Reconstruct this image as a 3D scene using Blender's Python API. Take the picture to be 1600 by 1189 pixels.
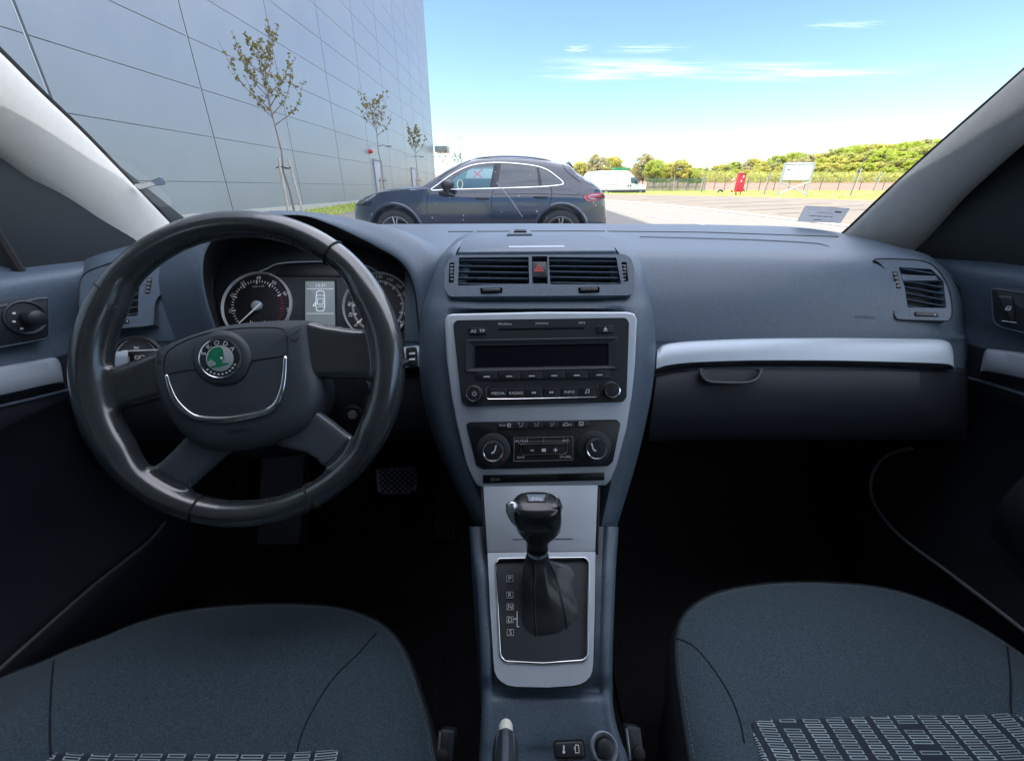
import bpy, bmesh, math, random
from mathutils import Vector as V, Matrix
from math import sin, cos, pi, radians, sqrt, atan2, floor
random.seed(7)
SC = bpy.context.scene
COL = SC.collection
for _o in list(bpy.data.objects): bpy.data.objects.remove(_o, do_unlink=True)

# ---------------------------------------------------------------- camera
CAMZ = 1.13
FPX = 650.0
PITCH = math.atan(301/650); YAW = radians(.48)
cam = bpy.data.cameras.new('camera'); co = bpy.data.objects.new('camera', cam); COL.objects.link(co)
co.location = (0, 0, CAMZ); co.rotation_euler = (pi/2-PITCH, 0, YAW)
cam.sensor_width = 36; cam.lens = FPX/1600*36; cam.clip_start = .02; cam.clip_end = 3000
SC.camera = co
# ---------------------------------------------------------------- sky, sun, exposure
SUN_EL = radians(59); SUN_AZ = radians(262)       # compass bearing measured from +Y clockwise: the sun stands on the left
w = bpy.data.worlds.new('World'); SC.world = w; w.use_nodes = True
nt = w.node_tree; nt.nodes.clear()
sk = nt.nodes.new('ShaderNodeTexSky'); sk.sky_type = 'NISHITA'; sk.sun_disc = False
sk.sun_elevation = SUN_EL; sk.sun_rotation = SUN_AZ; sk.air_density = 1.0; sk.dust_density = .5; sk.ozone_density = 3.0
bg = nt.nodes.new('ShaderNodeBackground'); bg.inputs[1].default_value = .15
wo = nt.nodes.new('ShaderNodeOutputWorld')
hs = nt.nodes.new('ShaderNodeHueSaturation'); hs.inputs['Saturation'].default_value = 1.15; hs.inputs['Hue'].default_value = .512
nt.links.new(sk.outputs[0], hs.inputs['Color']); nt.links.new(hs.outputs[0], bg.inputs[0]); nt.links.new(bg.outputs[0], wo.inputs[0])
sl = bpy.data.lights.new('sun', 'SUN'); sl.energy = 4.6; sl.angle = radians(.5); sl.color = (1, .95, .87)
so = bpy.data.objects.new('sun', sl); COL.objects.link(so)
_sd = V((sin(SUN_AZ)*cos(SUN_EL), cos(SUN_AZ)*cos(SUN_EL), sin(SUN_EL)))
so.rotation_euler = _sd.to_track_quat('Z', 'Y').to_euler()
so.location = (-30, 0, 40)
SC.view_settings.view_transform = 'Standard'; SC.view_settings.look = 'None'
SC.view_settings.exposure = 1.12; SC.view_settings.gamma = 1
SC.render.engine = 'CYCLES'
SC.cycles.max_bounces = 9; SC.cycles.transparent_max_bounces = 16; SC.cycles.diffuse_bounces = 4

# ---------------------------------------------------------------- helpers: rays through the photograph onto real planes
C0 = V((0, 0, CAMZ))
_cz = Matrix.Rotation(YAW, 3, 'Z')
FW = _cz @ V((0, cos(PITCH), -sin(PITCH))); UP = _cz @ V((0, sin(PITCH), cos(PITCH))); RT = _cz @ V((1, 0, 0))
def ray(u, v): return RT*((u-800)/FPX) + UP*((594-v)/FPX) + FW
def P(u, v, d): return C0 + ray(u, v)*d
def PZ(u, v, z): r = ray(u, v); return C0 + r*((z-CAMZ)/r.z)
def PX(u, v, x): r = ray(u, v); return C0 + r*(x/r.x)
def PY(u, v, y): r = ray(u, v); return C0 + r*(y/r.y)

class Fr:
    def __init__(s, o, n, up):
        s.o = V(o); s.n = V(n).normalized(); s.q = (V(up) - s.n*V(up).dot(s.n)).normalized(); s.p = s.q.cross(s.n)
    def at(s, u, v, n=0):
        r = ray(u, v); o = s.o + s.n*n
        return C0 + r*((o-C0).dot(s.n)/r.dot(s.n))
    def pq(s, pts, n=0):
        out = []
        for a in pts:
            x = s.at(a[0], a[1], n) - s.o; out.append((x.dot(s.p), x.dot(s.q)))
        return out
    def w(s, p, q, n=0): return s.o + s.p*p + s.q*q + s.n*n
    def sc(s, u, v, n=0): return (s.at(u, v, n)-C0).dot(FW)/FPX     # metres per picture pixel there
def frx(u, v0, d0, v1, d1, x=None):
    a, b = P(u, v0, d0), P(u, v1, d1); up = (a-b).normalized(); x = x or RT
    return Fr(a, x.cross(up), up)

def catm(pts, n, closed=False):
    pts = [tuple(p) for p in pts]; m = len(pts); k = len(pts[0]); out = []
    segs = m if closed else m-1
    for i in range(n):
        t = i*segs/(n if closed else n-1); j = min(int(t), segs-1); f = t-j
        g = lambda q: pts[q % m] if closed else (pts[q] if 0 <= q < m else tuple(2*pts[max(0, min(m-1, q))][c]-pts[(1 if q < 0 else m-2)][c] for c in range(k)))
        a, b, c_, d = g(j-1), g(j), g(j+1), g(j+2)
        out.append(tuple(.5*((2*b[c])+(-a[c]+c_[c])*f+(2*a[c]-5*b[c]+4*c_[c]-d[c])*f*f+(-a[c]+3*b[c]-3*c_[c]+d[c])*f**3) for c in range(k)))
    return out
def even(pts, n, closed=False):          # resample a polyline evenly by length
    p = [V(a) if len(a) == 3 else V((a[0], a[1], 0)) for a in pts]
    if closed: p = p+[p[0]]
    L = [0]
    for i in range(1, len(p)): L.append(L[-1]+(p[i]-p[i-1]).length)
    out = []; j = 0
    for i in range(n):
        t = L[-1]*i/(n if closed else n-1)
        while j < len(L)-2 and L[j+1] < t: j += 1
        f = (t-L[j])/max(1e-9, L[j+1]-L[j]); out.append(p[j].lerp(p[j+1], min(1, f)))
    return out if len(pts[0]) == 3 else [(a.x, a.y) for a in out]
def fillet(poly, r, seg=4):
    n = len(poly); out = []
    rr = r if isinstance(r, (list, tuple)) else [r]*n
    for i in range(n):
        a, b, c = V(poly[i-1]), V(poly[i]), V(poly[(i+1) % n])
        da, dc = a-b, c-b; ra = min(rr[i], da.length*.49, dc.length*.49)
        if ra < 1e-6: out.append(tuple(b)); continue
        p0 = b+da.normalized()*ra; p2 = b+dc.normalized()*ra
        for k in range(seg+1):
            t = k/seg; q = p0*(1-t)**2 + b*2*t*(1-t) + p2*t*t; out.append((q.x, q.y))
    return out
def area(p): return .5*sum(p[i-1][0]*p[i][1]-p[i][0]*p[i-1][1] for i in range(len(p)))
def ccw(p): return list(p) if area(p) > 0 else list(reversed(p))
def inset(poly, d):
    n = len(poly); out = []
    for i in range(n):
        a, b, c = V(poly[i-1]), V(poly[i]), V(poly[(i+1) % n])
        e1 = (b-a); e2 = (c-b)
        if e1.length < 1e-9: e1 = e2
        if e2.length < 1e-9: e2 = e1
        e1 = e1.normalized(); e2 = e2.normalized()
        n1 = V((-e1.y, e1.x)); n2 = V((-e2.y, e2.x)); m = n1+n2
        if m.length < 1e-6: m = n1
        m.normalize(); k = d/max(.45, m.dot(n1)); q = b+m*k; out.append((q.x, q.y))
    return out
def rect(u0, v0, u1, v1): return [(u0, v0), (u1, v0), (u1, v1), (u0, v1)]
def circ(c, r, n=32, ry=None): return [(c[0]+r*cos(2*pi*i/n), c[1]+(ry or r)*sin(2*pi*i/n)) for i in range(n)]

# ---------------------------------------------------------------- mesh collector
class MB:
    def __init__(s): s.v = []; s.f = []; s.m = []; s.mi = 0
    def add(s, vs, fs):
        b = len(s.v); s.v += [tuple(x) for x in vs]; s.f += [tuple(i+b for i in f) for f in fs]; s.m += [s.mi]*len(fs); return s
    def grid(s, rows, closed=False, cap0=False, cap1=False):
        n = len(rows[0]); vs = [p for r in rows for p in r]; fs = []
        for i in range(len(rows)-1):
            for j in range(n if closed else n-1):
                k = (j+1) % n; fs.append((i*n+j, i*n+k, (i+1)*n+k, (i+1)*n+j))
        if cap0: fs.append(tuple(reversed(range(n))))
        if cap1: fs.append(tuple((len(rows)-1)*n+j for j in range(n)))
        return s.add(vs, fs)
    def prism(s, fr, poly, n0, n1, bev=.001, seg=2, cap=True):
        poly = ccw(poly); rows = [[fr.w(p, q, n0) for p, q in poly], [fr.w(p, q, n1-bev) for p, q in poly]]
        last = poly
        if bev > 0:
            for k in range(1, seg+1):
                a = k/seg*pi/2; last = inset(poly, bev*(1-cos(a))); rows.append([fr.w(p, q, n1-bev+bev*sin(a)) for p, q in last])
        return s.grid(rows, True, False, cap)
    def tube(s, path, r, seg=8, closed=False, flat=1.0, up=None, caps=True):
        path = [V(p) for p in path]; n = len(path); rows = []
        nrm = None
        for i in range(n):
            t = (path[(i+1) % n]-path[i-1]) if closed else (path[min(n-1, i+1)]-path[max(0, i-1)])
            t = t.normalized() if t.length > 1e-9 else V((0, 0, 1))
            if up is not None: nrm = (V(up)-t*V(up).dot(t)).normalized()
            elif nrm is None:
                a = V((0, 0, 1)) if abs(t.z) < .9 else V((1, 0, 0)); nrm = (a-t*a.dot(t)).normalized()
            else: nrm = (nrm-t*nrm.dot(t)).normalized()
            b = t.cross(nrm); ri = r[i] if isinstance(r, (list, tuple)) else r
            rows.append([path[i]+b*ri*cos(2*pi*k/seg)+nrm*ri*flat*sin(2*pi*k/seg) for k in range(seg)])
        if closed: rows.append(rows[0])
        return s.grid(rows, True, caps and not closed, caps and not closed)
    def lathe(s, o, ax, prof, seg=24, cap=True, ref=None):
        ax = V(ax).normalized(); a = ref or (V((0, 0, 1)) if abs(ax.z) < .9 else V((1, 0, 0)))
        e1 = (a-ax*a.dot(ax)).normalized(); e2 = ax.cross(e1); o = V(o)
        rows = [[o+ax*h+(e1*cos(2*pi*k/seg)+e2*sin(2*pi*k/seg))*r for k in range(seg)] for r, h in prof]
        return s.grid(rows, True, cap, cap)
    def box(s, c, d, rot=0, bev=0):
        c = V(c); x, y, z = d[0]/2, d[1]/2, d[2]/2
        fr = Fr(c, (0, 0, 1), (-sin(rot), cos(rot), 0))
        return s.prism(fr, [(-x, -y), (x, -y), (x, y), (-x, y)], -z, z, bev) if bev else s.add([fr.w(i, j, k) for k in (-z, z) for i, j in ((-x, -y), (x, -y), (x, y), (-x, y))], [(3, 2, 1, 0), (4, 5, 6, 7), (0, 1, 5, 4), (1, 2, 6, 5), (2, 3, 7, 6), (3, 0, 4, 7)])
    def holed(s, fr, outer, holes, n0, n1, nh):      # plate with openings; nh = level of the bottom of the opening walls
        bm = bmesh.new(); es = []
        loops = [ccw(outer)]+[ccw(h) for h in holes]
        for lp in loops:
            vs = [bm.verts.new((p, q, 0)) for p, q in lp]
            es += [bm.edges.new((vs[i-1], vs[i])) for i in range(len(vs))]
        bmesh.ops.triangle_fill(bm, use_beauty=True, use_dissolve=False, edges=es)
        bm.verts.ensure_lookup_table()
        s.add([fr.w(v.co.x, v.co.y, n1) for v in bm.verts], [tuple(v.index for v in f.verts) for f in bm.faces]); bm.free()
        for i, lp in enumerate(loops):
            lo = n0 if i == 0 else nh
            s.grid([[fr.w(p, q, n1) for p, q in lp], [fr.w(p, q, lo) for p, q in lp]], True)
        return s
    def text(s, fr, u, v, hpx, txt, n=.0008, rot=0, al='CENTER', wide=1.0, mirror=False):
        vs, fs, w0 = glyphs(txt); k = fr.sc(u, v, n)*hpx/.7; o = fr.pq([(u, v)], n)[0]
        ox = {'CENTER': w0/2, 'LEFT': 0, 'RIGHT': w0}[al]; c_, s_ = cos(rot), sin(rot); out = []
        for x, y in vs:
            X = (x-ox)*k*wide; Y = (y-.35)*k
            out.append(fr.w(o[0]+X*c_-Y*s_, o[1]+X*s_+Y*c_, n))
        return s.add(out, fs)
    def quadline(s, fr, pts, wpx, n=.0008, closed=False):   # flat painted line through picture points
        k = fr.sc(pts[0][0], pts[0][1], n); q = fr.pq(pts, n); h = wpx*k/2
        if closed: q = q+[q[0]]
        for a, b in zip(q[:-1], q[1:]):
            a, b = V(a), V(b); t = (b-a)
            if t.length < 1e-7: continue
            t.normalize(); m = V((-t.y, t.x))*h; a2 = a-t*h*.3; b2 = b+t*h*.3
            s.add([fr.w(*(a2+m), n), fr.w(*(b2+m), n), fr.w(*(b2-m), n), fr.w(*(a2-m), n)], [(0, 1, 2, 3)])
        return s
    def build(s, name, mats, parent=None, sharp=35, fix=False):
        me = bpy.data.meshes.new(name); me.from_pydata(s.v, [], s.f)
        mats = mats if isinstance(mats, (list, tuple)) else [mats]
        for m_ in mats: me.materials.append(m_)
        if len(mats) > 1: me.polygons.foreach_set('material_index', s.m)
        me.validate(); 
        if fix:
            bm = bmesh.new(); bm.from_mesh(me); bmesh.ops.remove_doubles(bm, verts=bm.verts, dist=1e-5); bmesh.ops.recalc_face_normals(bm, faces=bm.faces); bm.to_mesh(me); bm.free()
        me.shade_smooth()
        if sharp: me.set_sharp_from_angle(angle=radians(sharp))
        o = bpy.data.objects.new(name, me); COL.objects.link(o)
        if parent: o.parent = parent; o.matrix_parent_inverse = Matrix.Translation(-parent.location) if True else None
        return o
_gl = {}
def glyphs(t):
    if t in _gl: return _gl[t]
    cu = bpy.data.curves.new('lettering', 'FONT'); cu.body = t; cu.size = 1; cu.resolution_u = 2
    o = bpy.data.objects.new('lettering', cu); COL.objects.link(o)
    bpy.context.view_layer.update(); dg = bpy.context.evaluated_depsgraph_get()
    me = bpy.data.meshes.new_from_object(o.evaluated_get(dg))
    vs = [(v.co.x, v.co.y) for v in me.vertices]; fs = [tuple(p.vertices) for p in me.polygons]
    bpy.data.objects.remove(o, do_unlink=True); bpy.data.meshes.remove(me); bpy.data.curves.remove(cu)
    _gl[t] = (vs, fs, max([x for x, y in vs] or [0])); return _gl[t]

def tag(o, label=None, cat=None, group=None, kind=None):
    if label: o['label'] = label
    if cat: o['category'] = cat
    if group: o['group'] = group
    if kind: o['kind'] = kind
    return o
def thing(name, loc, label, cat, group=None):
    o = bpy.data.objects.new(name, None); COL.objects.link(o); o.location = loc; o.empty_display_size = .05
    return tag(o, label, cat, group)
def tree_copy(o, parent=None):
    c = o.copy(); COL.objects.link(c)
    if parent: c.parent = parent; c.matrix_parent_inverse = o.matrix_parent_inverse.copy()
    for ch in list(o.children): tree_copy(ch, c)
    return c

# ---------------------------------------------------------------- materials
def mat(name, col, rough=.5, metal=0, bump=None, vary=None, coat=0, spec=.5, sheen=0, trans=0, emit=None, aniso=0):
    m = bpy.data.materials.new(name); m.use_nodes = True; t = m.node_tree; b = t.nodes['Principled BSDF']
    b.inputs['Base Color'].default_value = (*col, 1); b.inputs['Roughness'].default_value = rough; b.inputs['Metallic'].default_value = metal
    b.inputs['Specular IOR Level'].default_value = spec; b.inputs['Coat Weight'].default_value = coat; b.inputs['Coat Roughness'].default_value = .06 if 'leather' not in name else .15
    b.inputs['Sheen Weight'].default_value = sheen
    if emit: b.inputs['Emission Color'].default_value = (*emit[:3], 1); b.inputs['Emission Strength'].default_value = emit[3]
    tc = t.nodes.new('ShaderNodeTexCoord')
    if bump:
        for i, (sc, st, dist) in enumerate(bump if isinstance(bump, list) else [bump]):
            nz = t.nodes.new('ShaderNodeTexNoise'); nz.inputs['Scale'].default_value = sc; nz.inputs['Detail'].default_value = 3
            bp = t.nodes.new('ShaderNodeBump'); bp.inputs['Strength'].default_value = st; bp.inputs['Distance'].default_value = dist
            t.links.new(tc.outputs['Object'], nz.inputs['Vector']); t.links.new(nz.outputs[0], bp.inputs['Height'])
            if i: t.links.new(prev.outputs[0], bp.inputs['Normal'])
            prev = bp
        t.links.new(prev.outputs[0], b.inputs['Normal'])
    if vary:                       # (scale, other colour, roughness spread)
        nz = t.nodes.new('ShaderNodeTexNoise'); nz.inputs['Scale'].default_value = vary[0]; nz.inputs['Detail'].default_value = 5; nz.inputs['Roughness'].default_value = .65
        rp = t.nodes.new('ShaderNodeMapRange'); rp.inputs[1].default_value = .35; rp.inputs[2].default_value = .68
        mx = t.nodes.new('ShaderNodeMix'); mx.data_type = 'RGBA'; mx.inputs[6].default_value = (*col, 1); mx.inputs[7].default_value = (*vary[1], 1)
        t.links.new(tc.outputs['Object'], nz.inputs['Vector']); t.links.new(nz.outputs[0], rp.inputs[0]); t.links.new(rp.outputs[0], mx.inputs[0]); t.links.new(mx.outputs[2], b.inputs['Base Color'])
        if len(vary) > 2:
            r2 = t.nodes.new('ShaderNodeMapRange'); r2.inputs[1].default_value = .3; r2.inputs[2].default_value = .7; r2.inputs[3].default_value = rough; r2.inputs[4].default_value = rough+vary[2]
            t.links.new(nz.outputs[0], r2.inputs[0]); t.links.new(r2.outputs[0], b.inputs['Roughness'])
    return m
def glassmat(name, tint=(1, 1, 1), refl=.05, rough=0):
    m = bpy.data.materials.new(name); m.use_nodes = True; t = m.node_tree; t.nodes.clear()
    tr = t.nodes.new('ShaderNodeBsdfTransparent'); tr.inputs[0].default_value = (*tint, 1)
    gl = t.nodes.new('ShaderNodeBsdfGlossy'); gl.inputs['Roughness'].default_value = rough
    fz = t.nodes.new('ShaderNodeFresnel'); fz.inputs[0].default_value = 1.45
    mu = t.nodes.new('ShaderNodeMath'); mu.operation = 'MULTIPLY'; mu.inputs[1].default_value = refl/.04
    mx = t.nodes.new('ShaderNodeMixShader'); ou = t.nodes.new('ShaderNodeOutputMaterial')
    t.links.new(fz.outputs[0], mu.inputs[0]); t.links.new(mu.outputs[0], mx.inputs[0]); t.links.new(tr.outputs[0], mx.inputs[1]); t.links.new(gl.outputs[0], mx.inputs[2]); t.links.new(mx.outputs[0], ou.inputs[0])
    return m
PLA = mat('soft_dash_plastic', (.052, .080, .115), .44, bump=[(900, .22, .0008), (2600, .15, .0004)], vary=(600, (.104, .146, .196), .1))
PLB = mat('dark_hard_plastic', (.022, .028, .036), .45, bump=(1400, .15, .0004), vary=(30, (.028, .035, .045), .12))
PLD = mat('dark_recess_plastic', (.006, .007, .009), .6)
BLK = mat('gloss_black_plastic', (.010, .012, .016), .32, vary=(60, (.013, .015, .019), .15))
KEY = mat('button_plastic', (.020, .023, .030), .42, bump=(1500, .1, .0003))
DSP = mat('display_black', (.003, .004, .010), .5, spec=.15)
SIL = mat('brushed_silver_trim', (.47, .53, .60), .40, metal=.35, bump=(1200, .06, .0003), vary=(9, (.52, .58, .65), .08))
SILP = mat('silver_painted_trim', (.40, .47, .54), .40, metal=.3, bump=(1800, .05, .0002), vary=(7, (.44, .51, .58), .08))
CHR = mat('chrome', (.80, .82, .85), .10, metal=1)
WHT = mat('white_marking', (.75, .78, .80), .6)
GRY = mat('grey_marking', (.32, .34, .36), .6)
RED = mat('red_marking', (.55, .04, .03), .5)
PLL = mat('dark_shaded_lower_plastic', (.013, .017, .028), .6, bump=(1400, .15, .0004), vary=(20, (.017, .022, .034), .1))  # lower dash and glovebox darkened for shade; black two-tone on the doors
LEA = mat('worn_black_leather', (.030, .036, .041), .22, vary=(9, (.036, .043, .049), .03), spec=.9, coat=.7)
LEB = mat('boot_leather', (.026, .031, .037), .33, bump=(500, .3, .0008), vary=(40, (.036, .042, .049), .1))
SPK = mat('spoke_plastic', (.042, .052, .064), .42, bump=(1100, .18, .0005), vary=(18, (.052, .064, .078), .12))
FAB = mat('charcoal_seat_fabric', (.032, .056, .076), .92, bump=[(1500, .5, .0012), (40, .12, .003)], vary=(560, (.092, .136, .168)), sheen=.25, spec=.15)
PIL = mat('light_grey_pillar_fabric', (.62, .60, .54), .85, bump=(700, .25, .0008), vary=(90, (.66, .64, .58)), sheen=.1)
def leafmat(name, col, col2, sc=.5):
    m = mat(name, col, .7, vary=(sc, col2), spec=.2); t = m.node_tree; b = t.nodes['Principled BSDF']; ou = [n for n in t.nodes if n.type == 'OUTPUT_MATERIAL'][0]
    tl = t.nodes.new('ShaderNodeBsdfTranslucent'); mx = t.nodes.new('ShaderNodeMixShader'); mx.inputs[0].default_value = .5
    src = b.inputs['Base Color'].links[0].from_socket; t.links.new(src, tl.inputs[0]); t.links.new(b.outputs[0], mx.inputs[1]); t.links.new(tl.outputs[0], mx.inputs[2]); t.links.new(mx.outputs[0], ou.inputs[0]); return m
CRP = mat('black_carpet', (.016, .016, .021), .98, bump=(400, .8, .004), vary=(200, (.03, .03, .037)))
RUB = mat('rubber', (.014, .014, .016), .7, bump=(300, .3, .001))
STL = mat('bright_steel', (.5, .5, .5), .3, metal=1)
GLS = glassmat('windscreen_glass', (.97, .985, .98), .03)
CLR = glassmat('clear_cover_glass', (.93, .95, .96), .05)
# ================================================================ THE CAR WE SIT IN
FS = frx(843, 487, .530, 760, .530)                 # centre stack plane
FV = frx(843, 398, .562, 463, .547)                 # centre vents
FL = frx(843, 373, .640, 396, .564)                 # storage lid on top of the dash
G1 = frx(845, 758, .528, 862, .498)                 # silver slope under the stack
G2 = frx(845, 862, .498, 1072, .418)                # gear surround
G3 = frx(845, 1072, .420, 1189, .384)               # rear flat of the console

dash = thing('dashboard', (.03, .62, .9), 'dark grey moulded dashboard with silver trims running the full width under the windscreen', 'dashboard')

# --- main skin
US = [96, 112, 128, 160, 210, 260, 320, 400, 500, 600, 660, 720, 850, 960, 1000, 1060, 1150, 1250, 1340, 1400, 1450, 1480, 1497, 1507, 1514]
def interp(tab, x):
    if x <= tab[0][0]: return tab[0][1]
    for (a, b), (c, d) in zip(tab[:-1], tab[1:]):
        if x <= c:
            f = (x-a)/(c-a); f = f*f*(3-2*f) if False else f; return b+(d-b)*f
    return tab[-1][1]
endL = [(96, .12), (112, .045), (128, .018), (160, .006), (210, 0), (1450, 0), (1480, .010), (1497, .024), (1507, .05), (1514, .12)]
ridge = [(96, 420), (128, 408), (160, 402), (260, 392), (400, 388), (660, 386), (1000, 389), (1250, 391), (1340, 395), (1400, 399), (1450, 408), (1480, 425), (1500, 455), (1514, 480)]
VENT_R = [(1366, 405), (1390, 404), (1440, 407), (1462, 418), (1478, 440), (1486, 465), (1488, 488), (1484, 499), (1470, 501), (1410, 499), (1399, 495), (1395, 480), (1393, 455), (1386, 428), (1376, 413)]
VENT_L = [(130, 430), (160, 415), (200, 405), (240, 410), (262, 420), (268, 428), (262, 450), (244, 470), (241, 500), (237, 508), (200, 512), (150, 515), (128, 500), (124, 460)]
def inpoly(x, y, pl):
    c = False
    for (a, b), (p, q) in zip(pl, pl[1:]+pl[:1]):
        if (b > y) != (q > y) and x < (p-a)*(y-b)/(q-b)+a: c = not c
    return c
rows = []
base = [(96, 400, .80), (160, 384, .84), (260, 366, .90), (400, 354, 1.0), (600, 350, 1.06), (850, 349, 1.08), (1100, 350, 1.05), (1250, 355, .99), (1320, 363, .92), (1400, 385, .80), (1450, 400, .74), (1514, 450, .73)]
bv = [(a, b) for a, b, c in base]; bd = [(a, c) for a, b, c in base]
def dcav(u): return 0.0
rows.append([P(u, interp(bv, u)+2, interp(bd, u)+.06)-V((0, 0, .02)) for u in US])
rows.append([P(u, interp(bv, u), interp(bd, u)) for u in US])
for f in (.35, .7):
    rows.append([P(u, interp(bv, u)*(1-f)+interp(ridge, u)*f-(2.2 if f < .5 else 1), (interp(bd, u)**-1*(1-f)+.69**-1*f)**-1) for u in US])
rows.append([P(u, interp(ridge, u), .685+interp(endL, u)) for u in US])
for dv, dd in ((5, .668), (14, .652), (28, .642), (50, .634), (80, .628)):
    rows.append([P(u, min(interp(ridge, u)+dv, 522), dd+interp(endL, u)) for u in US])
for v, dd in ((528, .625), (534, .628), (574, .628), (579, .624), (592, .622), (620, .625), (650, .634), (672, .648), (682, .665), (686, .70), (670, .95)):
    rows.append([P(u+(u < 300)*0, v, dd+interp(endL, u)*.6) for u in US])
cols = list(zip(*rows)); dense = [catm([tuple(p) for p in c_], len(c_)*3-2) for c_ in cols]
rows2 = [list(r) for r in zip(*dense)]
rows3 = [[V(p) for p in catm(r, len(r)*6-5)] for r in rows2]
# leave an opening for the instrument cluster
mb = MB(); n = len(rows3[0]); vs = [p for r in rows3 for p in r]; fs = []
def topx(p):
    d = (p-C0).dot(FW); return 800+FPX*(p-C0).dot(RT)/d, 594-FPX*(p-C0).dot(UP)/d
uvs = [topx(p) for p in vs]
for i in range(len(rows3)-1):
    for j in range(n-1):
        q = (i*n+j, i*n+j+1, (i+1)*n+j+1, (i+1)*n+j); cu = sum(uvs[k][0] for k in q)/4; cv = sum(uvs[k][1] for k in q)/4
        if 335 < cu < 632 and 372 < cv < 545: continue
        if any(all(inpoly(uvs[k][0], uvs[k][1], pl) for k in q) for pl in (VENT_R, VENT_L)): continue
        fs.append(q)
mb.add(vs, fs)
low = MB(); up_ = MB()
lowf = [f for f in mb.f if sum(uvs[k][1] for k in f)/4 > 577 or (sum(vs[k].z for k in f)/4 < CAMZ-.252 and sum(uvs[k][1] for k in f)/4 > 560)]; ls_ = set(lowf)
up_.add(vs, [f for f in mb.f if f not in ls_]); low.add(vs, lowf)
up_.build('dash_skin', PLA, dash, sharp=60, fix=True); low.build('lower_dash_skin', PLL, dash, sharp=60, fix=True)  # lower skin gets a darker colour in place of shade

# grooves / low rib on the passenger top deck
def onskin(u, v, off=0.0):      # nearest skin depth by ray cast
    hit, loc, nrm, idx = bv_skin.ray_cast(C0, ray(u, v).normalized()) if False else (None,)*4
from mathutils.bvhtree import BVHTree
BV = BVHTree.FromPolygons([tuple(v) for v in mb.v], mb.f)
def skin(u, v, off=.001):
    loc, nrm, idx, dist = BV.ray_cast(C0, ray(u, v).normalized())
    if loc is None: return P(u, v, .63)
    return loc-ray(u, v).normalized()*off
rib = MB()
rib.tube([skin(*p, .0005) for p in even([(700, 362), (900, 361), (1100, 363), (1310, 370)], 40)], .0016, 6)
rib.build('deck_joint', PLD, dash)
rib = MB()
rib.tube([skin(*p, .001) for p in catm([(1000, 370), (1080, 372), (1180, 375), (1270, 380), (1296, 385)], 30)], [.004]*26+[.0035, .003, .002, .001], 8, flat=.6)
rib.build('deck_rib', PLA, dash)

# --- centre stack body
ST = [  # v, left edge, right edge, depth of face
    (362, 745, 945, .76), (368, 728, 962, .69), (374, 716, 972, .650), (385, 703, 984, .610), (396, 693, 994, .575), (412, 684, 1002, .566), (430, 676, 1008, .561), (462, 665, 1015, .554), (487, 658, 1020, .546),
    (530, 655, 1024, .541), (575, 655, 1023, .541), (620, 660, 1017, .541), (660, 670, 1009, .541), (700, 684, 1000, .541), (740, 702, 989, .541), (780, 722, 977, .540), (828, 748, 962, .536), (836, 752, 960, .56)]
ST = catm(ST, 64)
rows = []
for v, l, r, d in ST:
    c = (l+r)/2; h = (r-l)/2; row = []
    for x, dd, vv in ((-.985, .34, -6), (-1.0, .12, -2), (-1.0, .055, 0), (-.975, .028, 0), (-.93, .013, 0), (-.86, .005, 0), (-.78, .002, 0), (-.72, .008, 0), (-.5, .030, 0), (0, .030, 0)):
        row.append((c+h*x, v+vv, d+dd))
    row = row+[(2*c-a, b_, d_) for a, b_, d_ in reversed(row[:-1])]
    kf = .12 if 464 < v < 487.5 else 1
    rows.append([P(a[0], a[1], d+(a[2]-d)*(kf if 7 <= i_ <= 11 else 1)) for i_, a in enumerate(row)])
mb = MB(); mb.grid(rows); mb.build('centre_stack', PLA, dash, sharp=60)

# --- centre vent panel
vp = MB()
VPO = [(694, 449), (702, 463), (986, 461), (992, 452), (991, 419), (986, 403), (975, 397), (712, 398), (701, 405), (695, 420)]
def slot(px, fr, r): return fillet(fr.pq(px), r)
vents = [[(717, 402), (826, 401), (827, 443), (715, 446)], [(857, 401), (963, 402), (971, 444), (860, 444)]]
hz = [(831, 400), (855, 400), (856, 443), (832, 443)]
sl1 = [(750, 450), (785, 449), (785, 458), (751, 459)]; sl2 = [(903, 449), (937, 448), (937, 457), (904, 458)]
th1 = [(702, 410), (710, 410), (709, 441), (701, 442)]; th2 = [(971, 409), (979, 409), (982, 439), (975, 440)]
vp.holed(FV, fillet(FV.pq(VPO), .004), [slot(v_, FV, .002) for v_ in vents]+[slot(hz, FV, .001), slot(sl1, FV, .001), slot(sl2, FV, .001), slot(th1, FV, .001), slot(th2, FV, .001)], -.012, 0, -.02)
pan = vp.build('vent_panel', PLA, dash, sharp=30)
# upper curved shoulder around the lid
lb = MB()
o1 = [(695, 407), (700, 394), (708, 384), (726, 373), (760, 370), (843, 368.5), (930, 370), (945, 372), (973, 385), (984, 396), (990, 407)]
i1 = [(712, 399), (713, 393), (718, 385), (730, 376), (762, 373.5), (843, 372), (925, 373), (940, 375), (958, 385), (965, 392), (970, 399)]
dd = [.564, .570, .592, .640, .655, .66, .655, .643, .595, .572, .564]
o1 = catm([(a, b_, c_+.006) for (a, b_), c_ in zip(o1, dd)], 50); i1 = catm([(a, b_, c_) for (a, b_), c_ in zip(i1, dd)], 50)
mid = [((a[0]+b_[0])/2, (a[1]+b_[1])/2, (a[2]+b_[2])/2-.004) for a, b_ in zip(o1, i1)]
lb.grid([[P(*a) for a in o1], [P(*a) for a in mid], [P(*a) for a in i1], [P(a[0]*.98+17, a[1]+8, a[2]+.02) for a in i1]])
lb.build('lid_surround', PLA, dash, sharp=60)
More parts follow.
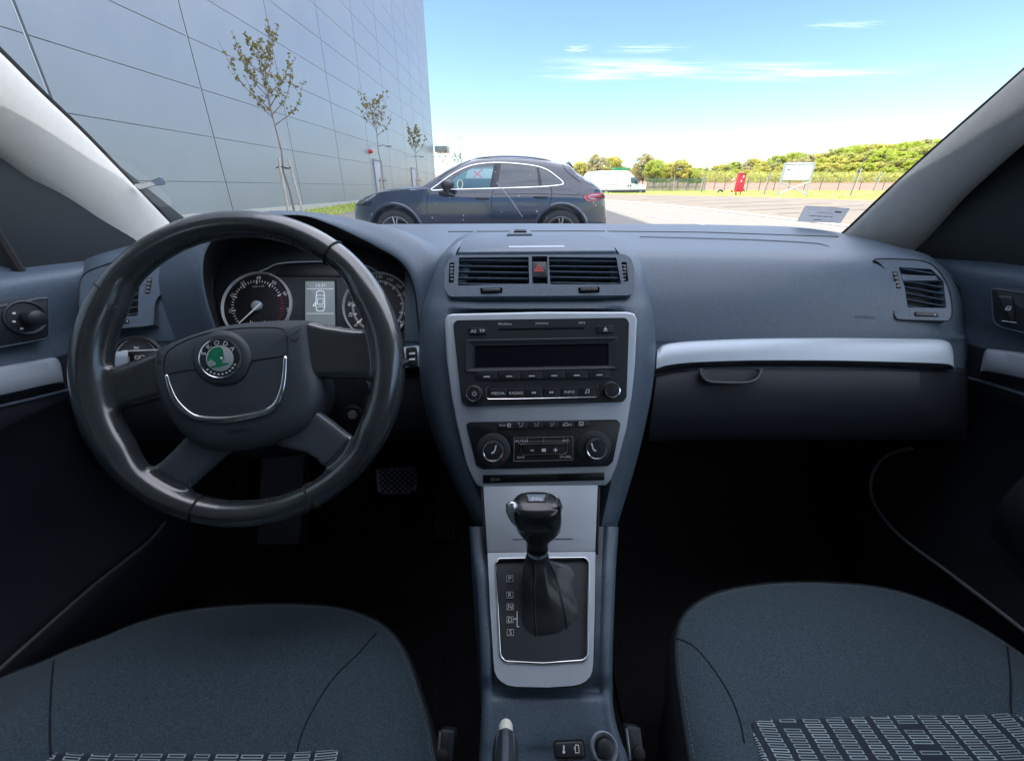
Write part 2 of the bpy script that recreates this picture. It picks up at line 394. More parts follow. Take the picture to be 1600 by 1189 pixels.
lid = MB(); lid.prism(FL, fillet(FL.pq([(715, 396), (963, 394), (957, 384), (941, 373), (843, 371), (728, 374), (720, 382)]), [.003, .003, .01, .012, 0, .012, .01]), -.012, .0025, .0025, 3)
lo = lid.build('storage_lid', PLA, dash)
lin = MB(); lin.prism(FL, FL.pq([(795, 384.2), (882, 383.4), (882, 385.4), (795, 386.2)], .003), .002, .0031, .0004); lin.build('lid_pull', SILP, lo)
sn = MB(); _d = .80
a0 = [P(u, v, _d) for u, v in ((792, 369), (832, 368), (828, 363), (797, 363))]
fr = frx(812, 363, .74, 370, .70); sn.prism(fr, fillet(fr.pq([(792, 369), (832, 368.5), (829, 363), (796, 363)]), .002), -.01, .004, .002); sno = sn.build('sun_sensor', PLA, dash)
s2 = MB(); s2.prism(fr, fillet(fr.pq([(803, 367), (823, 367), (822, 364), (804, 364)]), .002), .003, .0065, .001); s2.build('sensor_lens', DSP, sno)

def slats(fr, quad, n, parent, rec=-.018, th=.0009, dep=.008, mat_=None, tilt=.2):
    m = MB(); q = fr.pq(quad); m.prism(fr, q, rec-.002, rec, 0); vent = m.build('air_vent', PLD, parent)
    ymax = max(p[1] for p in q); ymin = min(p[1] for p in q)
    slp = 0
    for k in range(n):
        f = (k+.55)/n; yy = ymax+(ymin-ymax)*f; xs_ = []
        for a, b_ in zip(q, q[1:]+q[:1]):
            if (a[1]-yy)*(b_[1]-yy) < 0: xs_.append(a[0]+(b_[0]-a[0])*(yy-a[1])/(b_[1]-a[1]))
        a = V((min(xs_), yy)); b_ = V((max(xs_), yy)); m = MB()
        nf = -.0015; nb = nf-dep; dz = dep*tilt
        pts = [(0, nf), (th, nf-.0008), (th+dz, nb), (dz-th, nb), (-th, nf-.0008)]
        m.grid([[fr.w(a.x+.0003, a.y+y, z) for y, z in pts], [fr.w(b_.x-.0003, b_.y+y, z) for y, z in pts]], True, True, True)
        m.build('slat', mat_ or PLA, vent, sharp=25)
    return vent
for q in vents: slats(FV, q, 5, pan)
hzb = MB(); hzb.prism(FV, fillet(FV.pq([(832, 408), (854, 408), (855, 432), (833, 432)], .002), .0012), -.015, .0012, .001); ho = hzb.build('hazard_button', KEY, dash)
m = MB(); m.quadline(FV, [(835.5, 423), (848.5, 423), (842, 413.5)], 1.5, .0019, True); m.quadline(FV, [(839.5, 421), (844.6, 421), (842, 417.2)], 1.0, .0019, True); m.build('warning_triangle', RED, ho)
m = MB(); m.prism(FV, FV.pq(hz), -.022, -.008, 0); m.build('switch_recess', PLB, dash)
for q in (th1, th2):
    m = MB(); c = FV.pq([(sum(a[0] for a in q)/4, sum(a[1] for a in q)/4)])[0]
    ax = FV.p; o = FV.w(c[0]-.0022, c[1], -.013)
    m.lathe(o, ax, [(.0145, 0), (.0155, .0006), (.0155, .0036), (.0145, .0042)], 30)
    for k in range(-3, 4):
        a = k*.28; m.box(FV.w(c[0], c[1]+.0158*sin(a), -.013+.0158*cos(a)), (.0044, .0009, .0012))
    m.build('vent_wheel', KEY, pan, sharp=30)
    m = MB()
    for k in range(-2, 3):
        a = k*.3; u0, v0 = (q[0][0]+q[1][0])/2, 425-k*5.5
        m.quadline(FV, [(u0-2.5, v0), (u0+2.5, v0)], 1.1, .0030)
    m.build('wheel_mark', GRY, pan)
for q in (sl1, sl2):
    m = MB(); q2 = [(q[0][0]+3, q[0][1]+2), (q[1][0]-3, q[1][1]+2), (q[2][0]-3, q[2][1]-2), (q[3][0]+3, q[3][1]-2)]
    m.prism(FV, fillet(FV.pq(q2), .0015), -.015, .003, .0012); u0, u1 = q2[0][0], q2[1][0]
    for f in (.25, .5, .75):
        m.prism(FV, FV.pq(rect(u0+(u1-u0)*f-2, q2[0][1]+1, u0+(u1-u0)*f+2, q2[2][1]-1), .003), .002, .0042, .0006)
    m.build('vent_slider', KEY, pan)
    m = MB(); m.prism(FV, FV.pq(q), -.02, -.010, 0); m.build('slider_recess', PLD, pan)

# --- silver bezel
BZ = [(695, 499), (699, 492), (708, 490), (848, 487), (980, 487), (991, 490), (995, 499), (992, 572), (987, 619), (979, 668), (965, 722), (955, 748), (947, 757), (942, 758), (754, 761), (746, 758), (739, 748), (729, 725), (713, 659), (704, 610), (698, 560)]
m = MB(); m.prism(FS, ccw(FS.pq(BZ)), -.012, .003, .003, 3); bez = m.build('silver_bezel', SIL, dash)
rad = MB()
RO = [(708, 506), (713, 500), (978, 496), (983, 503), (979, 621), (973, 628), (731, 635), (721, 628)]
DQ = [(742, 540), (951, 536), (951, 570), (742, 573.5)]; SQ = [(779, 513), (913, 511), (913, 514.5), (779, 517)]
rad.holed(FS, fillet(FS.pq(RO, .005), .003), [fillet(FS.pq(DQ, .005), .0008), fillet(FS.pq(SQ, .005), .0004)], .002, .0050, -.001)
ra = rad.build('radio', mat('radio_face_plastic', (.024, .029, .037), .42, bump=(1600, .12, .0003)), dash)
tag(ra)
m = MB(); m.prism(FS, ccw(FS.pq(RO)), -.004, .0035, 0); m = MB()
m.prism(FS, FS.pq([(740, 538), (953, 534), (953, 572), (740, 575)]), -.003, .0036, 0); m.build('radio_display', DSP, ra)
m = MB(); m.prism(FS, FS.pq([(778, 511), (914, 509), (914, 516), (778, 519)]), -.003, .0036, 0); m.build('disc_slot', PLD, ra)
m = MB()   # soft funnel round the display
for a, b_ in (([(730, 531), (965, 527)], 1),):
    pass
dsf = [(742, 540), (951, 536), (951, 570), (742, 573.5)]; dso = [(728, 531.5), (965, 527), (966, 575), (727, 580)]
q1 = fillet(FS.pq(dsf, .0052), .0008, 3); q0 = fillet(FS.pq(dso, .0095), .002, 3)
q1 = ccw(q1); q0 = ccw(q0)
m.grid([[FS.w(p, q, .0052) for p, q in inset(q0, -.0012)], [FS.w(p, q, .0066) for p, q in q0], [FS.w(p, q, .0044) for p, q in q1], [FS.w(p, q, .0036) for p, q in q1]], True); m.build('display_surround', PLB, ra, sharp=20)
def key(fr, px, n1, mat_=KEY, name='button', parent=None, r=.0008, n0=0, bev=.0005):
    m = MB(); m.prism(fr, fillet(fr.pq(px, n1), r, 3), n0, n1, bev); return m.build(name, mat_, parent)
NK = .0066
k1 = key(FS, [(732, 512), (759, 511.5), (760, 521), (733, 522)], NK, parent=ra)
m = MB(); m.text(FS, 739.5, 517, 4.6, 'AS', NK+.0003, wide=1.25); m.text(FS, 753, 516.5, 4.6, 'TP', NK+.0003, wide=1.25); m.build('lettering', WHT, k1)
k2 = key(FS, [(932, 508.5), (958.5, 508), (959, 518.5), (933, 519.5)], NK, parent=ra)
m = MB(); q = FS.pq([(943, 514.5), (949, 514.5), (946, 510.5)], NK+.0003); m.add([FS.w(*a, NK+.0003) for a in q], [(0, 1, 2)]); m.quadline(FS, [(943, 516.2), (949, 516.2)], 1.1, NK+.0003); m.build('eject_symbol', WHT, k2)
for x_, y_2, h_2, s_2, w_2 in ((789, 505.5, 3.4, 'BlendAuto', 1.0), (846.5, 504.8, 3.0, 'SWING', 1.45), (909, 504, 3.0, 'MP3', 1.45)):
    m = MB(); m.text(FS, x_, y_2, h_2, s_2, .0055, wide=w_2); m.build('lettering', WHT, ra)
for i in range(6):
    u0 = 743+i*35.2; u1 = u0+34.4; v0 = 581-i*.55
    k = key(FS, [(u0, v0), (u1, v0-.5), (u1, v0+11.5), (u0, v0+12)], NK, parent=ra)
    m = MB(); m.quadline(FS, [(u0+13, v0+7.2), (u0+22, v0+7)], 1.5, NK+.0003); m.build('key_mark', WHT, k)
labs = ['MEDIA', 'RADIO', '«', '»', 'INFO', '♫']
for i in range(6):
    u0 = 764.5+i*27.9; u1 = u0+27.2; v0 = 607.5-i*.55
    k = key(FS, [(u0, v0), (u1, v0-.5), (u1, v0+14), (u0, v0+14.5)], NK, parent=ra)
    m = MB(); cu, cv = (u0+u1)/2, v0+6.6; nn = NK+.0003
    if i in (0, 1, 4): m.text(FS, cu, cv, 4.0, labs[i], nn, wide=1.25)
    elif i in (2, 3):
        s_ = -1 if i == 2 else 1
        for o_ in (-1.6, 1.8):
            q = FS.pq([(cu+(o_-1.5)*s_, cv-2), (cu+(o_-1.5)*s_, cv+2), (cu+(o_+1.7)*s_, cv)], nn); m.add([FS.w(*a, nn) for a in q], [(0, 1, 2)])
    else:
        m.quadline(FS, [(cu-2, cv+2), (cu-1.4, cv-3), (cu+3, cv-3.6), (cu+2.4, cv+1.4)], .9, nn); 
        for x in (-2.6, 1.8): m.quadline(FS, [(cu+x-.6, cv+2-(x > 0)*.7), (cu+x+.8, cv+1.8-(x > 0)*.7)], 1.8, nn)
    m.build('key_mark', WHT, k)
m = MB()
pth = [(764, 603.5), (760, 606), (759.5, 620), (763, 623.2), (800, 623), (930, 620), (934, 618), (934.5, 604), (932, 601)]
m.tube([FS.at(*p, .0062) for p in pth], .0007, 6); m.build('chrome_strip', CHR, ra)
def knob(fr, u, v, rpx, h, parent, body=KEY, ring=CHR, name='knob', n0=.004, dome=.001, seg=40):
    o = fr.at(u, v, n0); r = rpx*fr.sc(u, v, n0+h); m = MB()
    m.lathe(o, fr.n, [(r*1.28, -.002), (r*1.28, .0006), (r*1.12, .001), (r*1.08, .0015), (r, .002), (r*.98, h-.0015), (r*.94, h-.0004), (r*.82, h)], seg)
    m.v and None
    k = m.build(name, body, parent, sharp=30)
    m = MB(); m.lathe(o, fr.n, [(r*.99, h-.0028), (r*1.005, h-.0016), (r*.97, h+.0004), (r*.86, h+.0006), (r*.80, h-.0002)], seg, cap=False); m.build('knob_ring', ring, k, sharp=60)
    return k
k = knob(FS, 741, 615, 12.3, .010, ra)
m = MB(); c = [(741+3*cos(a), 614.6+3*sin(a)) for a in [radians(x) for x in range(-50, 231, 20)]]; m.quadline(FS, c, .8, .0144); m.quadline(FS, [(741, 610.4), (741, 614)], .8, .0144); m.build('power_symbol', WHT, k)
k = knob(FS, 954.5, 609, 12.3, .010, ra)

# --- climate panel
CO_ = [(728, 663), (733, 659), (964, 655), (970, 661), (958, 721), (950, 728), (754, 733), (744, 727)]
m = MB(); m.prism(FS, fillet(FS.pq(CO_, .0048), .002), 0, .0048, .0008); cl = m.build('climate_panel', BLK, dash)
us = [776, 802.5, 826, 850, 874, 898, 922]; ic = ['MAX', 'a', 'b', 'c', 'A', 'd']
for i in range(6):
    u0, u1 = us[i], us[i+1]-.8; v0 = 659.6-i*.45
    k = key(FS, [(u0+(3 if i == 0 else 0)*0, v0), (u1, v0-.3), (u1-(3 if i == 5 else 0), v0+9.6), (u0+(3 if i == 0 else 0), v0+10)], .0062, parent=cl)
    m = MB(); cu, cv = (u0+u1)/2, v0+4.4; nn = .0066
    if i == 0:
        m.text(FS, cu-4, cv, 2.9, 'MAX', nn, wide=1.2); m.quadline(FS, [(cu+4, cv-2.4), (cu+9, cv-2.4), (cu+8.4, cv+2.2), (cu+4.6, cv+2.2)], .9, nn, True); m.quadline(FS, [(cu+5.5, cv+3), (cu+6, cv-3)], .7, nn)
    elif i in (1, 2, 3):
        m.quadline(FS, [(cu+4, cv-4), (cu+2, cv+1.5), (cu-2.4, cv+2.6)], 1.3, nn); m.quadline(FS, [(cu-4.5+i, cv-1.8), (cu-3+i, cv-.6)], 1.6, nn)
        if i == 1: m.quadline(FS, [(cu-6, cv-3.4), (cu-1.5, cv-3.4), (cu-3, cv)], .8, nn)
    elif i == 4:
        m.quadline(FS, [(cu-6, cv+2), (cu-5, cv), (cu-2.5, cv-2), (cu+1, cv-2), (cu+2.4, cv), (cu+2.6, cv+2)], .9, nn, True); m.text(FS, cu+6, cv+.4, 3.4, 'A', nn, wide=1.2)
    else:
        m.quadline(FS, [(cu-4.5, cv-3), (cu+1.5, cv-3), (cu+1.5, cv+2), (cu-4.5, cv+2)], .9, nn, True); m.quadline(FS, [(cu-1.5, cv+3), (cu-1.5, cv-2)], .7, nn)
    m.build('key_mark', GRY if i in (1, 2, 3) else WHT, k)
m = MB(); m.lathe(FS.at(850, 676, .0048), FS.n, [(.0022, 0), (.0018, .0004), (.0008, -.0004)], 16, cap=True); m.build('cabin_sensor', PLB, cl)
k = key(FS, [(803.5, 683.5), (895, 681.5), (895.5, 718), (803, 720)], .0056, PLD, 'fan_panel', cl, .001)
m = MB(); m.quadline(FS, [(803.5, 683.5), (895, 681.5), (895.5, 718), (803, 720)], .6, .0060, True); m.quadline(FS, [(824, 683), (824.4, 691)], .5, .0060); m.quadline(FS, [(849.5, 682.5), (849.5, 692)], .5, .0060)
m.quadline(FS, [(810, 693), (818, 693), (818, 689.5), (890, 688)], .6, .006); m.build('fan_panel_outline', GRY, k)
for (x, y, s_) in ((814.5, 688.6, 'AUTO'), (883.5, 687.6, 'AC'), (814, 714, 'OFF'), (884, 712.8, 'DUAL')):
    mm = MB(); mm.text(FS, x, y, 3.8, s_, .0062, wide=1.35); mm.build('lettering', WHT, k)
fk = key(FS, [(818, 694.5), (882, 693), (882, 707.5), (818, 709)], .0072, BLK, 'fan_button', k, .0008)
m = MB(); m.quadline(FS, [(829, 703.2), (834, 703.2)], 1.6, .0076); m.quadline(FS, [(865, 702.4), (871, 702.4)], 1.6, .0076); m.quadline(FS, [(868, 699.4), (868, 705.4)], 1.6, .0076); m.quadline(FS, [(847.2, 702.8), (852.2, 702.7)], 5, .0076); m.build('fan_marks', WHT, fk)
m = MB(); m.tube([FS.at(*p, .0066) for p in ((814, 694), (818, 693.4), (882, 691.8), (886, 692.4), (886, 706), (882, 708.5), (818, 710), (814.4, 709), (814, 694))], .00045, 6); m.build('fan_button_rim', STL, k)
for (cu, cv, mir) in ((771, 702.5, 1), (928.5, 699, -1)):
    o = FS.at(cu, cv, .0048); sc_ = FS.sc(cu, cv); R_ = 26*sc_
    m = MB(); m.lathe(o, FS.n, [(R_, -.001), (R_, .0008), (R_*.93, .0016), (R_*.66, .0020), (R_*.6, .001)], 48); kn = m.build('temperature_dial', PLB, cl, sharp=30)
    m = MB()
    for k in range(11):
        a = radians(220-k*26); m.quadline(FS, [(cu+19.5*cos(a)-2.0*abs(sin(a)), cv-19.5*sin(a)), (cu+19.5*cos(a)+2.0*abs(sin(a)), cv-19.5*sin(a))], 1.6, .0070)
    m.build('dial_numbers', mat('dim_marking', (.07, .075, .085), .6), kn)
    m = MB(); m.quadline(FS, [(cu+13, cv+15.5), (cu+18, cv+12)], 1.8, .0070); m.build('red_mark', mat('dim_red', (.22, .03, .03), .6), kn)
    m = MB(); m.text(FS, cu, cv+21, 3.6, '°C' if False else 'c', .0070, wide=1.2); m.build('lettering', GRY, kn)
    kk = knob(FS, cu, cv-.5, 17, .016, kn, name='dial_button')
    m = MB(); nn = .0048+.0165
    x0 = cu
    m.quadline(FS, [(x0+4*mir, cv-7), (x0+2.2*mir, cv+1), (x0-1*mir, cv+4.2), (x0-3*mir, cv+4.2)], 2.2, nn); m.quadline(FS, [(x0-3*mir, cv+5.4), (x0+1*mir, cv+4)], 1.8, nn); m.build('seat_heat_symbol', WHT, kk)
# --- button strip
bs = [(754, 742), (945, 738), (945, 749.8), (754, 754.8)]
for i in range(5):
    fa, fb = [0, .395, .605, .80, 1][i-1] if i else 0, [.395, .605, .80, 1, 1][i] if i < 4 else 1
    if i == 4: break
    a = [bs[0][0]+(bs[1][0]-bs[0][0])*f for f in (fa, fb)]; vt = lambda x: 742-(x-754)*.0209; vb = lambda x: 754.8-(x-754)*.0262
    key(FS, [(a[0]+.4, vt(a[0])), (a[1]-.4, vt(a[1])), (a[1]-.4, vb(a[1])), (a[0]+.4, vb(a[0]))], .0046, BLK, 'blank_switch' if i else 'stability_switch', bez, .0005, .001)
m = MB(); m.text(FS, 776.5, 748.8, 3.6, 'OFF', .0050, wide=1.2); m.quadline(FS, [(767, 751), (767.4, 747), (769.5, 746.4), (771, 747.4), (770, 751)], .9, .0050); m.build('lettering', GRY, bez)

# --- passenger side: silver strip, glovebox, vent, airbag word
def strip(name, top, bot, d, parent, matA, bulge=.010, th=.014, n=60, chin=None):
    T = catm([(a, b_, d) for a, b_ in top], n); B = catm([(a, b_, d) for a, b_ in bot], n); rows = []
    for f, dd in ((-.02, th), (0, .003), (.06, 0), (.25, -bulge*.6), (.5, -bulge*.8), (.78, -bulge), (.80, -bulge)):
        rows.append([P(a[0]+(b_[0]-a[0])*f, a[1]+(b_[1]-a[1])*f, a[2]+dd) for a, b_ in zip(T, B)])
    m = MB(); m.grid(rows); o = m.build(name, matA, parent, sharp=40)
    rows = []
    for f, dd in ((.80, -bulge), (.83, -bulge+.0006), (.94, -bulge+.005), (1.0, -bulge+.010), (1.02, th)):
        rows.append([P(a[0]+(b_[0]-a[0])*f, a[1]+(b_[1]-a[1])*f, a[2]+dd) for a, b_ in zip(T, B)])
    m = MB(); m.grid(rows); m.build('trim_lower_edge', chin or PLB, parent, sharp=50)
    return o
strip('silver_trim', [(1027, 546), (1040, 538), (1080, 533), (1180, 529), (1300, 528), (1400, 529), (1460, 530), (1480, 534), (1487, 542), (1490, 556)],
      [(1025, 583), (1045, 578), (1090, 573.5), (1180, 571), (1300, 571.5), (1400, 574), (1455, 576), (1476, 576.5), (1486, 577), (1490, 577)], .618, dash, SILP)
gb = MB()
GT = [(1026, 588), (1060, 581), (1100, 577), (1200, 576), (1320, 577), (1400, 578), (1437, 579)]
GB_ = [(1012, 690), (1060, 687), (1100, 685), (1200, 684), (1320, 684), (1400, 684), (1437, 683)]
T = catm(GT, 40); B = catm(GB_, 40)
rows = [[P(a[0]+(b_[0]-a[0])*f, a[1]+(b_[1]-a[1])*f, d_) for a, b_ in zip(T, B)] for f, d_ in ((0, .635), (.01, .616), (.1, .611), (.35, .612), (.65, .622), (.9, .640), (.99, .655), (1, .70))]
gb.grid(rows); gbo = gb.build('glovebox_lid', PLL, dash, sharp=50)  # lid colour carries the shade below the trim strip
m = MB(); q = catm([(1094, 576, .607), (1097, 588, .603), (1108, 596, .602), (1140, 598, .602), (1170, 597, .602), (1184, 590, .603), (1190, 576, .607)], 40)
m.tube([P(*a) for a in q], .0022, 8); rows = [[P(*a) for a in q], [P((a[0]-1142)*.9+1142, (a[1]-577)*.85+577, .612) for a in q], [P((a[0]-1142)*.8+1142, 577, .616) for a in q]]; m.grid(rows); m.build('glovebox_handle', PLB, gbo)
m = MB(); m.tube([P(*a) for a in ((1438, 578, .6235), (1437, 592, .621), (1434, 606, .621))], .0012, 6); m.build('panel_joint', PLD, dash)

def word_on(skinf, u, v, h, txt, parent, mt, wide=1.2, slope=0.0):
    vs, fs, w0 = glyphs(txt); k = h/.7; m = MB()
    m.add([skinf(u+(x-w0/2)*k*wide, v-(y-.35)*k+(x-w0/2)*k*wide*slope) for x, y in vs], fs); return m.build('embossed_word', mt, parent)
word_on(lambda a, b_: skin(a, b_, .0004), 1351, 495, 5, 'AIRBAG', dash, PLB, 1.3, .02)

def side_vent(fr, outer, opening, n_sl, wheelq, sliderq, parent, upper=None):
    m = MB(); holes = [fillet(fr.pq(opening), .003), fillet(fr.pq(wheelq), .001), fillet(fr.pq(sliderq), .001)]
    m.holed(fr, ccw(fr.pq(outer)), holes, -.02, 0, -.022); vo = m.build('vent_housing', PLA, parent, sharp=30)
    m = MB(); m.tube([fr.at(*p, .0003) for p in outer], .0009, 6, True); m.build('vent_joint', PLD, vo)
    slats(fr, opening, n_sl, vo)
    for q in (wheelq, sliderq):
        m = MB(); m.prism(fr, inset(ccw(fr.pq(q)), .0008), -.02, .002, .001); 
        m.build('vent_wheel' if q is wheelq else 'vent_slider', KEY, vo)
        mk = MB(); lng = abs(q[3][1]-q[0][1]) > abs(q[1][0]-q[0][0])
        for k in range(4):
            f = (k+.5)/4
            if lng:
                a = (q[0][0]+(q[3][0]-q[0][0])*f, q[0][1]+(q[3][1]-q[0][1])*f); b_ = (q[1][0]+(q[2][0]-q[1][0])*f, q[1][1]+(q[2][1]-q[1][1])*f)
                mk.quadline(fr, [(a[0]+1.2, a[1]), (b_[0]-1.2, b_[1])], 1.2, .0026)
        if not lng: mk.quadline(fr, [(q[1][0]*.86+q[0][0]*.14, q[1][1]+2), (q[2][0]*.86+q[3][0]*.14, q[2][1]-2)], 2, .0026)
        mk.build('vent_mark', GRY, vo)
    m = MB(); m.prism(fr, inset(ccw(fr.pq(outer)), .006), -.026, -.021, 0); m.build('vent_duct', PLD, vo)
    return vo
_up = (P(1440, 405, .650)-P(1440, 500, .624)).normalized(); FR_ = Fr(P(1440, 500, .622), (RT-FW*.0).cross(_up)-RT*.06, _up)
side_vent(FR_, catm(VENT_R, 60, True),
          [(1404, 417), (1455, 420), (1474, 438), (1479, 481), (1418, 480), (1414, 450)], 7, [(1394, 424), (1402, 424), (1408, 450), (1400, 450)], [(1428, 487), (1466, 488), (1466, 495), (1429, 494)], dash)
m = MB(); m.prism(FR_, fillet(FR_.pq([(1407, 429), (1462, 431), (1466, 438), (1410, 439)]), .001), -.008, .001, .001); m.build('vent_flap', PLA, dash)
_up = (P(205, 410, .635)-P(205, 510, .612)).normalized(); FLV = Fr(P(205, 510, .612), RT.cross(_up)+RT*.10, _up)
side_vent(FLV, catm(VENT_L, 60, True),
          [(150, 440), (228, 433), (217, 450), (215, 493), (145, 497)], 6, [(230, 434), (238, 434), (234, 458), (226, 458)], [(178, 500), (202, 499), (202, 505), (178, 506)], dash)

# --- light switch, driver silver trims
FLS = Fr(P(212, 560, .618), (RT*.22-FW+UP*.1).normalized(), UP)
strip('silver_trim', [(166, 556), (172, 551), (182, 549), (200, 548)], [(169, 578), (175, 578), (184, 578), (200, 578)], .600, dash, SILP, .004, .03, 12)
m = MB(); o = FLS.at(213, 562, 0); r = 33*FLS.sc(213, 562)
m.lathe(o, FLS.n, [(r*1.2, -.02), (r*1.18, .001), (r*1.06, .003), (r, .0015), (r*.97, 0), (r*.5, .0015)], 48); ls = m.build('light_switch', PLB, dash, sharp=30)
m = MB(); m.tube([FLS.at(213+33*cos(a), 562+33*sin(a), .003) for a in [2*pi*k/60 for k in range(60)]], .0006, 6, True); m.build('switch_rim', STL, ls)
m = MB(); m.prism(FLS, fillet(FLS.pq([(190, 548), (245, 548), (245, 575), (190, 574)], .012), .003), 0, .012, .003); sk_ = m.build('switch_knob', BLK, ls)
m = MB(); m.quadline(FLS, [(191, 572), (191, 548), (247, 546)], 1.7, .0128); m.quadline(FLS, [(209, 541), (213, 543), (217, 541)], 1.1, .004); m.quadline(FLS, [(209, 544), (217, 544)], .9, .004)
for cu, cv in ((199, 560), (214, 558), (222, 557), (199, 565)): m.quadline(FLS, [(cu-3, cv-2), (cu+3, cv-2), (cu+3, cv+2), (cu-3, cv+2)], .8, .0128, True)
m.build('light_symbols', WHT, sk_)
strip('silver_trim', [(610, 545), (640, 541), (652, 540), (662, 546)], [(610, 582), (640, 581), (655, 580), (664, 579)], .612, dash, SILP, .004, .03, 16)

# --- instrument binnacle
inner = [(352, 548, .600), (335, 505, .590), (323, 465, .582), (317, 425, .575), (322, 392, .575), (345, 362, .58), (385, 344, .59), (430, 337, .60), (475, 337, .605), (515, 350, .605), (555, 368, .60), (592, 387, .595), (622, 405, .59), (640, 428, .59), (650, 462, .595), (655, 505, .60), (660, 548, .61)]
outer = [(300, 560, .618), (288, 510, .605), (279, 465, .592), (278, 425, .585), (288, 385, .59), (320, 353, .60), (370, 336, .62), (430, 329, .64), (480, 330.5, .645), (530, 337, .64), (578, 347, .63), (620, 360, .62), (652, 380, .612), (668, 410, .61), (676, 455, .615), (676, 505, .62), (676, 550, .63)]
side = [(262, 570, .66), (250, 520, .655), (240, 470, .65), (240, 430, .65), (255, 388, .67), (300, 358, .72), (365, 341, .78), (430, 333, .80), (480, 334, .80), (535, 340, .78), (590, 350, .74), (640, 364, .70), (680, 386, .66), (700, 415, .645), (705, 460, .65), (705, 510, .655), (705, 555, .66)]
back = [(262, 575, .70), (246, 520, .70), (236, 470, .70), (236, 432, .70), (255, 395, .75), (300, 372, .85), (365, 358, .97), (430, 352, 1.02), (480, 352, 1.02), (535, 353, .98), (590, 360, .90), (640, 372, .80), (685, 392, .72), (705, 420, .69), (712, 460, .69), (712, 510, .70), (712, 555, .70)]
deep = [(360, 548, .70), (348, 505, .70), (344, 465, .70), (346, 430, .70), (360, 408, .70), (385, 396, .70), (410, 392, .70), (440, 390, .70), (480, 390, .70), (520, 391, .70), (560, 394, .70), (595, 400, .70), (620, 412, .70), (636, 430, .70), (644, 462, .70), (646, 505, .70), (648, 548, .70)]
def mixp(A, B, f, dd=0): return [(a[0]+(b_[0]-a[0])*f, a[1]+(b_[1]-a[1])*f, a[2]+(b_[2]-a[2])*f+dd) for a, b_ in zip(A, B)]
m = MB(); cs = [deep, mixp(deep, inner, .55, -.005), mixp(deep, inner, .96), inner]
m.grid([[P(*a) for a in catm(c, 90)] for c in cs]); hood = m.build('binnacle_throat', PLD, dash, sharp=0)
cs = [inner, mixp(inner, outer, .10, -.004), mixp(inner, outer, .4, -.0062), mixp(inner, outer, .75, -.003), outer, mixp(outer, side, .4, -.006), side, mixp(side, back, .5, -.004), back]
m = MB(); m.grid([[P(*a) for a in catm(c, 90)] for c in cs]); m.build('binnacle_hood', PLA, dash, sharp=0)

FC = frx(500, 400, .672, 530, .655)
ic_ = thing('instrument_cluster', P(500, 500, .66), 'instrument cluster with two round chrome ringed dials and a small display reading 13:31', 'gauges') if False else None
m = MB(); m.prism(FC, FC.pq([(330, 560), (335, 378), (655, 378), (660, 560)]), -.01, 0, .001); clu = m.build('instrument_cluster', PLB, dash)
m = MB(); q = FC.pq([(430, 432), (438, 416), (455, 411), (500, 410), (540, 410), (556, 417), (570, 432)]); m.prism(FC, q, 0, .002, .001); m.build('cluster_upper_panel', BLK, clu)
m = MB(); m.tube([FC.at(*p, .006) for p in catm([(405, 424), (418, 419), (430, 413), (450, 410), (500, 408.5), (550, 410), (572, 415), (590, 424)], 40)], .0010, 6); m.build('chrome_arc', SILP, clu)
def dial(cu, cv, r, nums, needle_to, word, redfrom=None):
    o = FC.at(cu, cv, 0); sc_ = FC.sc(cu, cv); R_ = r*sc_
    m = MB(); m.lathe(o, FC.n, [(R_*1.02, .0), (R_*1.02, .004), (R_*.99, .0065), (R_*.965, .004), (R_*.95, .0015)], 72, cap=False); rim = m.build('dial_rim', mat('dial_ring_silver', (.75, .78, .80), .35, metal=.3), clu, sharp=60)
    m = MB(); m.lathe(o, FC.n, [(R_*.97, 0), (R_*.96, .0022)], 72); fc = m.build('dial_face', mat('dial_face', (.008, .009, .013), .5), rim)
    m = MB(); rd = MB()
    for i, (t, x, y) in enumerate(nums):
        m.text(FC, x, y, 5.6, t, .0030, rot=-atan2(x-cu, cv-y)*.75, wide=.95)
    a0, a1 = atan2(nums[0][1]-cu, cv-nums[0][2]), atan2(nums[-1][1]-cu, cv-nums[-1][2]); N = (len(nums)-1)*5
    for i in range(-4, N+1+4*(redfrom is not None)):
        a = a0+(a1-a0)*i/N; big = i % 5 == 0; ri = .66 if big else .70; tgt_ = rd if (redfrom and i >= redfrom) else m
        tgt_.quadline(FC, [(cu+r*ri*sin(a), cv-r*ri*cos(a)), (cu+r*.76*sin(a), cv-r*.76*cos(a))], 2.0 if big else 1.2, .0030)
    if word: m.text(FC, cu+1, cv-31, 2.4, word, .0030, wide=1.1)
    if word:
        for i in range(9):
            a = radians(-28+7*i); m.quadline(FC, [(cu+r*.42*sin(a), cv+r*.48*cos(a)), (cu+r*.46*sin(a), cv+r*.54*cos(a))], 1.1, .0030)
    m.build('dial_markings', mat('dial_white', (.9, .92, .93), .5), fc)
    if redfrom: rd.build('red_zone', mat('dim_red_mark', (.30, .05, .05), .6), fc)
    m = MB(); p0 = FC.at(cu, cv, .008); p1 = FC.at(*needle_to, .005); t = (p1-p0).normalized(); b_ = FC.n.cross(t)
    m.add([p0-t*.007+b_*.0016, p0-t*.007-b_*.0016, p1-b_*.0009, p1+b_*.0009], [(0, 1, 2, 3)]); m.build('needle', mat('needle_white', (.95, .95, .95), .5), fc)
    m = MB(); m.lathe(FC.at(cu, cv, .002), FC.n, [(R_*.15, 0), (R_*.145, .004), (R_*.11, .005)], 24); m.build('needle_hub', SILP, fc)
